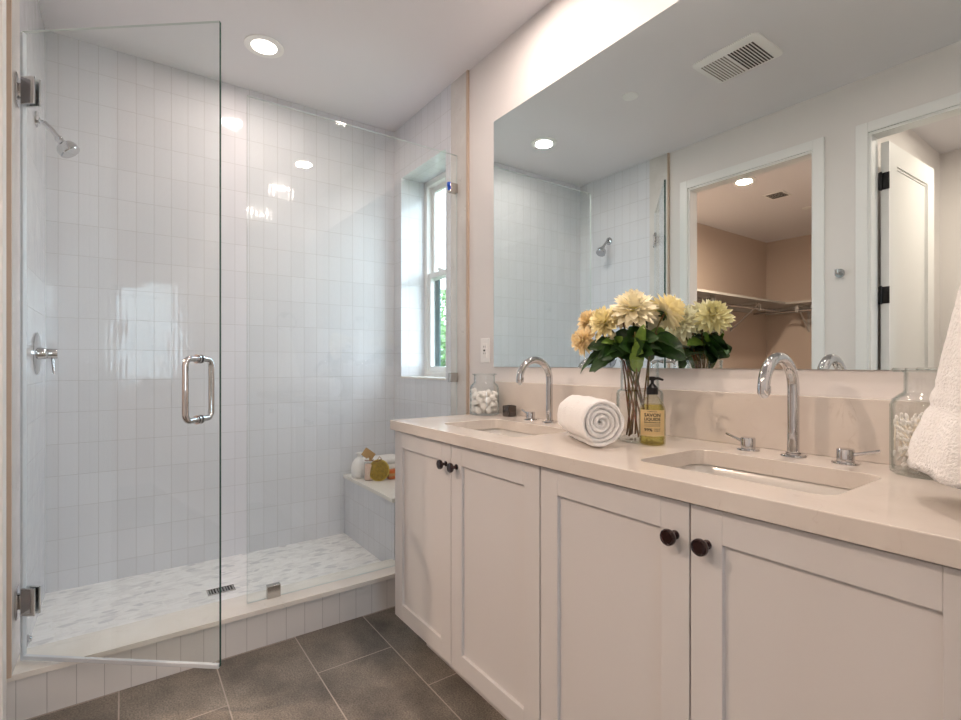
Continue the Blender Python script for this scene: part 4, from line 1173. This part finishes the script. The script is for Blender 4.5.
for body, size, s0, z0, wd in (('COMPAGNIE', .0032, -.012, .0925, .024), ('SAVON', .0125, -.0215, .0800, .043), ('LIQUIDE', .0115, -.0215, .0690, .043), ('MARSEILLE', .0048, -.0215, .0625, .043), ('99%', .0110, -.0215, .0400, .022),
                               ('naturel', .0035, .004, .0455, .017), ('origine', .0035, .004, .0405, .017)):
    merge(bm, text_mesh(body, size, s0, z0, wd))
for z in (.0590, .0560, .0530): 
    a = [on_label(-.0215 + .043 * k / 10, z, Rl + .0009) for k in range(11)]; b = [on_label(-.0215 + .043 * k / 10, z + .0006, Rl + .0009) for k in range(11)]
    va = [bm.verts.new(p) for p in a]; vb = [bm.verts.new(p) for p in b]
    for k in range(10): bm.faces.new((va[k], va[k + 1], vb[k + 1], vb[k]))
obj('lettering', bm, M['ink'], lab)

# ================================================================== BENCH ITEMS
BZ = .458 + .0004
# white round pouch/jar
t = thing('round_white_sachet', (-.298, 2.765, BZ), 'round white cloth bath sachet at the back of the shower bench', 'sachet')
bm = BM()
lathe(bm, [(0, .0), (.036, .0), (.044, .018), (.047, .050), (.042, .085), (.026, .106), (.014, .116), (.010, .122)], (-.298, 2.765, BZ), 28, cap=False)
for v in bm.verts: v.co += Vector((1, 1, 0)) * .003 * noise.noise(v.co * 30)
obj('pouch', bm, M['terry'], t, True)
bm = BM(); lathe(bm, [(.010, .118), (.013, .124), (.022, .138), (.024, .142), (0, .136)], (-.298, 2.765, BZ), 20, cap=False); obj('gathered_top', bm, M['terry'], t, True)
# salt jar with kraft tag
t = thing('bath_salt_jar', (-.278, 2.672, BZ), 'small glass jar of pink bath salt with a brown paper tag', 'jar')
jc = (-.278, 2.672, BZ)
bm = BM(); lathe(bm, [(0, .002), (.024, .002), (.026, .005), (.026, .082), (.022, .090), (0, .092)], jc, 24, cap=False); obj('bath_salt', bm, M['salt'], t, 'auto')
bm = BM(); lathe(bm, [(0, 0), (.027, 0), (.029, .003), (.029, .086), (.026, .098), (.020, .104), (.020, .118)], jc, 28, cap=False); obj('glass_body', bm, M['jar'], t, 'auto')
bm = BM(); lathe(bm, [(.0, .105), (.0225, .105), (.0235, .109), (.0235, .128), (.021, .132), (0, .133)], jc, 24, cap=False); obj('cloth_lid', bm, M['terry'], t, 'auto')
bm = BM(); Mx = Matrix.Translation((-.290, 2.655, BZ + .148)) @ Matrix.Rotation(radians(-38), 4, 'Z') @ Matrix.Rotation(radians(35), 4, 'Y')
boxm(bm, Mx, .066, .004, .050, 0, .001); obj('paper_tag', bm, M['kraft'], t)
bm = BM(); tube(bm, [(jc[0] + .0245 * cos(a), jc[1] + .0245 * sin(a), BZ + .113) for a in [2 * pi * k / 20 for k in range(21)]], .002, 6, cap=False)
tube(bm, [(jc[0], jc[1] - .026, BZ + .113), (-.283, 2.648, BZ + .128), (-.288, 2.652, BZ + .140)], .0015, 6); tube(bm, [(jc[0], jc[1] - .026, BZ + .113), (-.248, 2.630, BZ + .105), (-.233, 2.618, BZ + .120)], .0018, 6)
obj('string', bm, M['rope'], t, True)
# olive loofah disc leaning
t = thing('round_loofah', (-.238, 2.622, BZ), 'round olive-coloured scrubbing sponge leaning on the salt jar', 'sponge')
n_ = Vector((-.62, -.76, .18)).normalized(); R3 = n_.to_track_quat('Z', 'Y').to_matrix(); c = Vector((-.238, 2.628, BZ + .058))
bm = BM(); lathe(bm, [(0, -.016), (.046, -.016), (.055, -.011), (.0575, -.003), (.0575, .004), (.054, .011), (.045, .014), (0, .013)], c, 36, axis=R3, cap=False)
for v in bm.verts: v.co += (v.co - c).normalized() * .002 * noise.noise(v.co * 70)
zmin = min(v.co.z for v in bm.verts); bmesh.ops.translate(bm, verts=bm.verts[:], vec=(0, 0, BZ - zmin)); dz = BZ - zmin
obj('sponge', bm, M['olive'], t, 'auto')
bm = BM(); lathe(bm, [(.0565, .001), (.0605, .003), (.0605, .008), (.0550, .010), (.0565, .001)], c + Vector((0, 0, dz)), 40, axis=R3, cap=False); 
for v in bm.verts: v.co.z = max(v.co.z, BZ)
obj('piping', bm, plain('pale_olive_piping', srgb(190, 166, 70), .8), t, 'auto')
bm = BM(); q = c + Vector((0, 0, dz)) + R3 @ Vector((0, .050, .012)); tube(bm, [q, q + Vector((-.012, -.01, .014)), q + Vector((-.002, -.012, .028)), q + Vector((.012, -.008, .012)), q + Vector((.004, -.004, -.004))], .0022, 6); obj('hanging_loop', bm, M['kraft'], t, True)
# amber soap
t = thing('soap_bar', (-.155, 2.62, BZ), 'amber orange soap bar lying on the bench right of the olive sponge', 'soap')
bm = BM(); box(bm, -.190, -.125, 2.600, 2.640, BZ, BZ + .055, bev=.010, seg=3); obj('bar', bm, M['amber'], t, 'auto')
bm = BM(); box(bm, -.1905, -.1245, 2.5995, 2.6405, BZ + .018, BZ + .036, bev=.002); obj('paper_band', bm, M['kraft'], t)
# folded towel at the back
t = thing('folded_towel', (-.13, 2.78, BZ), 'folded white towel lying at the back of the shower bench', 'towel')
for k in range(3):
    bm = BM(); z = BZ + k * .0315
    prof2 = []
    b2 = BM(); box(b2, -.235, -.03, 2.72, 2.89, z, z + .031, bev=.014, seg=4)
    for v in b2.verts: v.co += Vector((.003, .003, 0)) * noise.noise(v.co * 25)
    merge(bm, b2); obj('fold', bm, M['terry'], t, True)
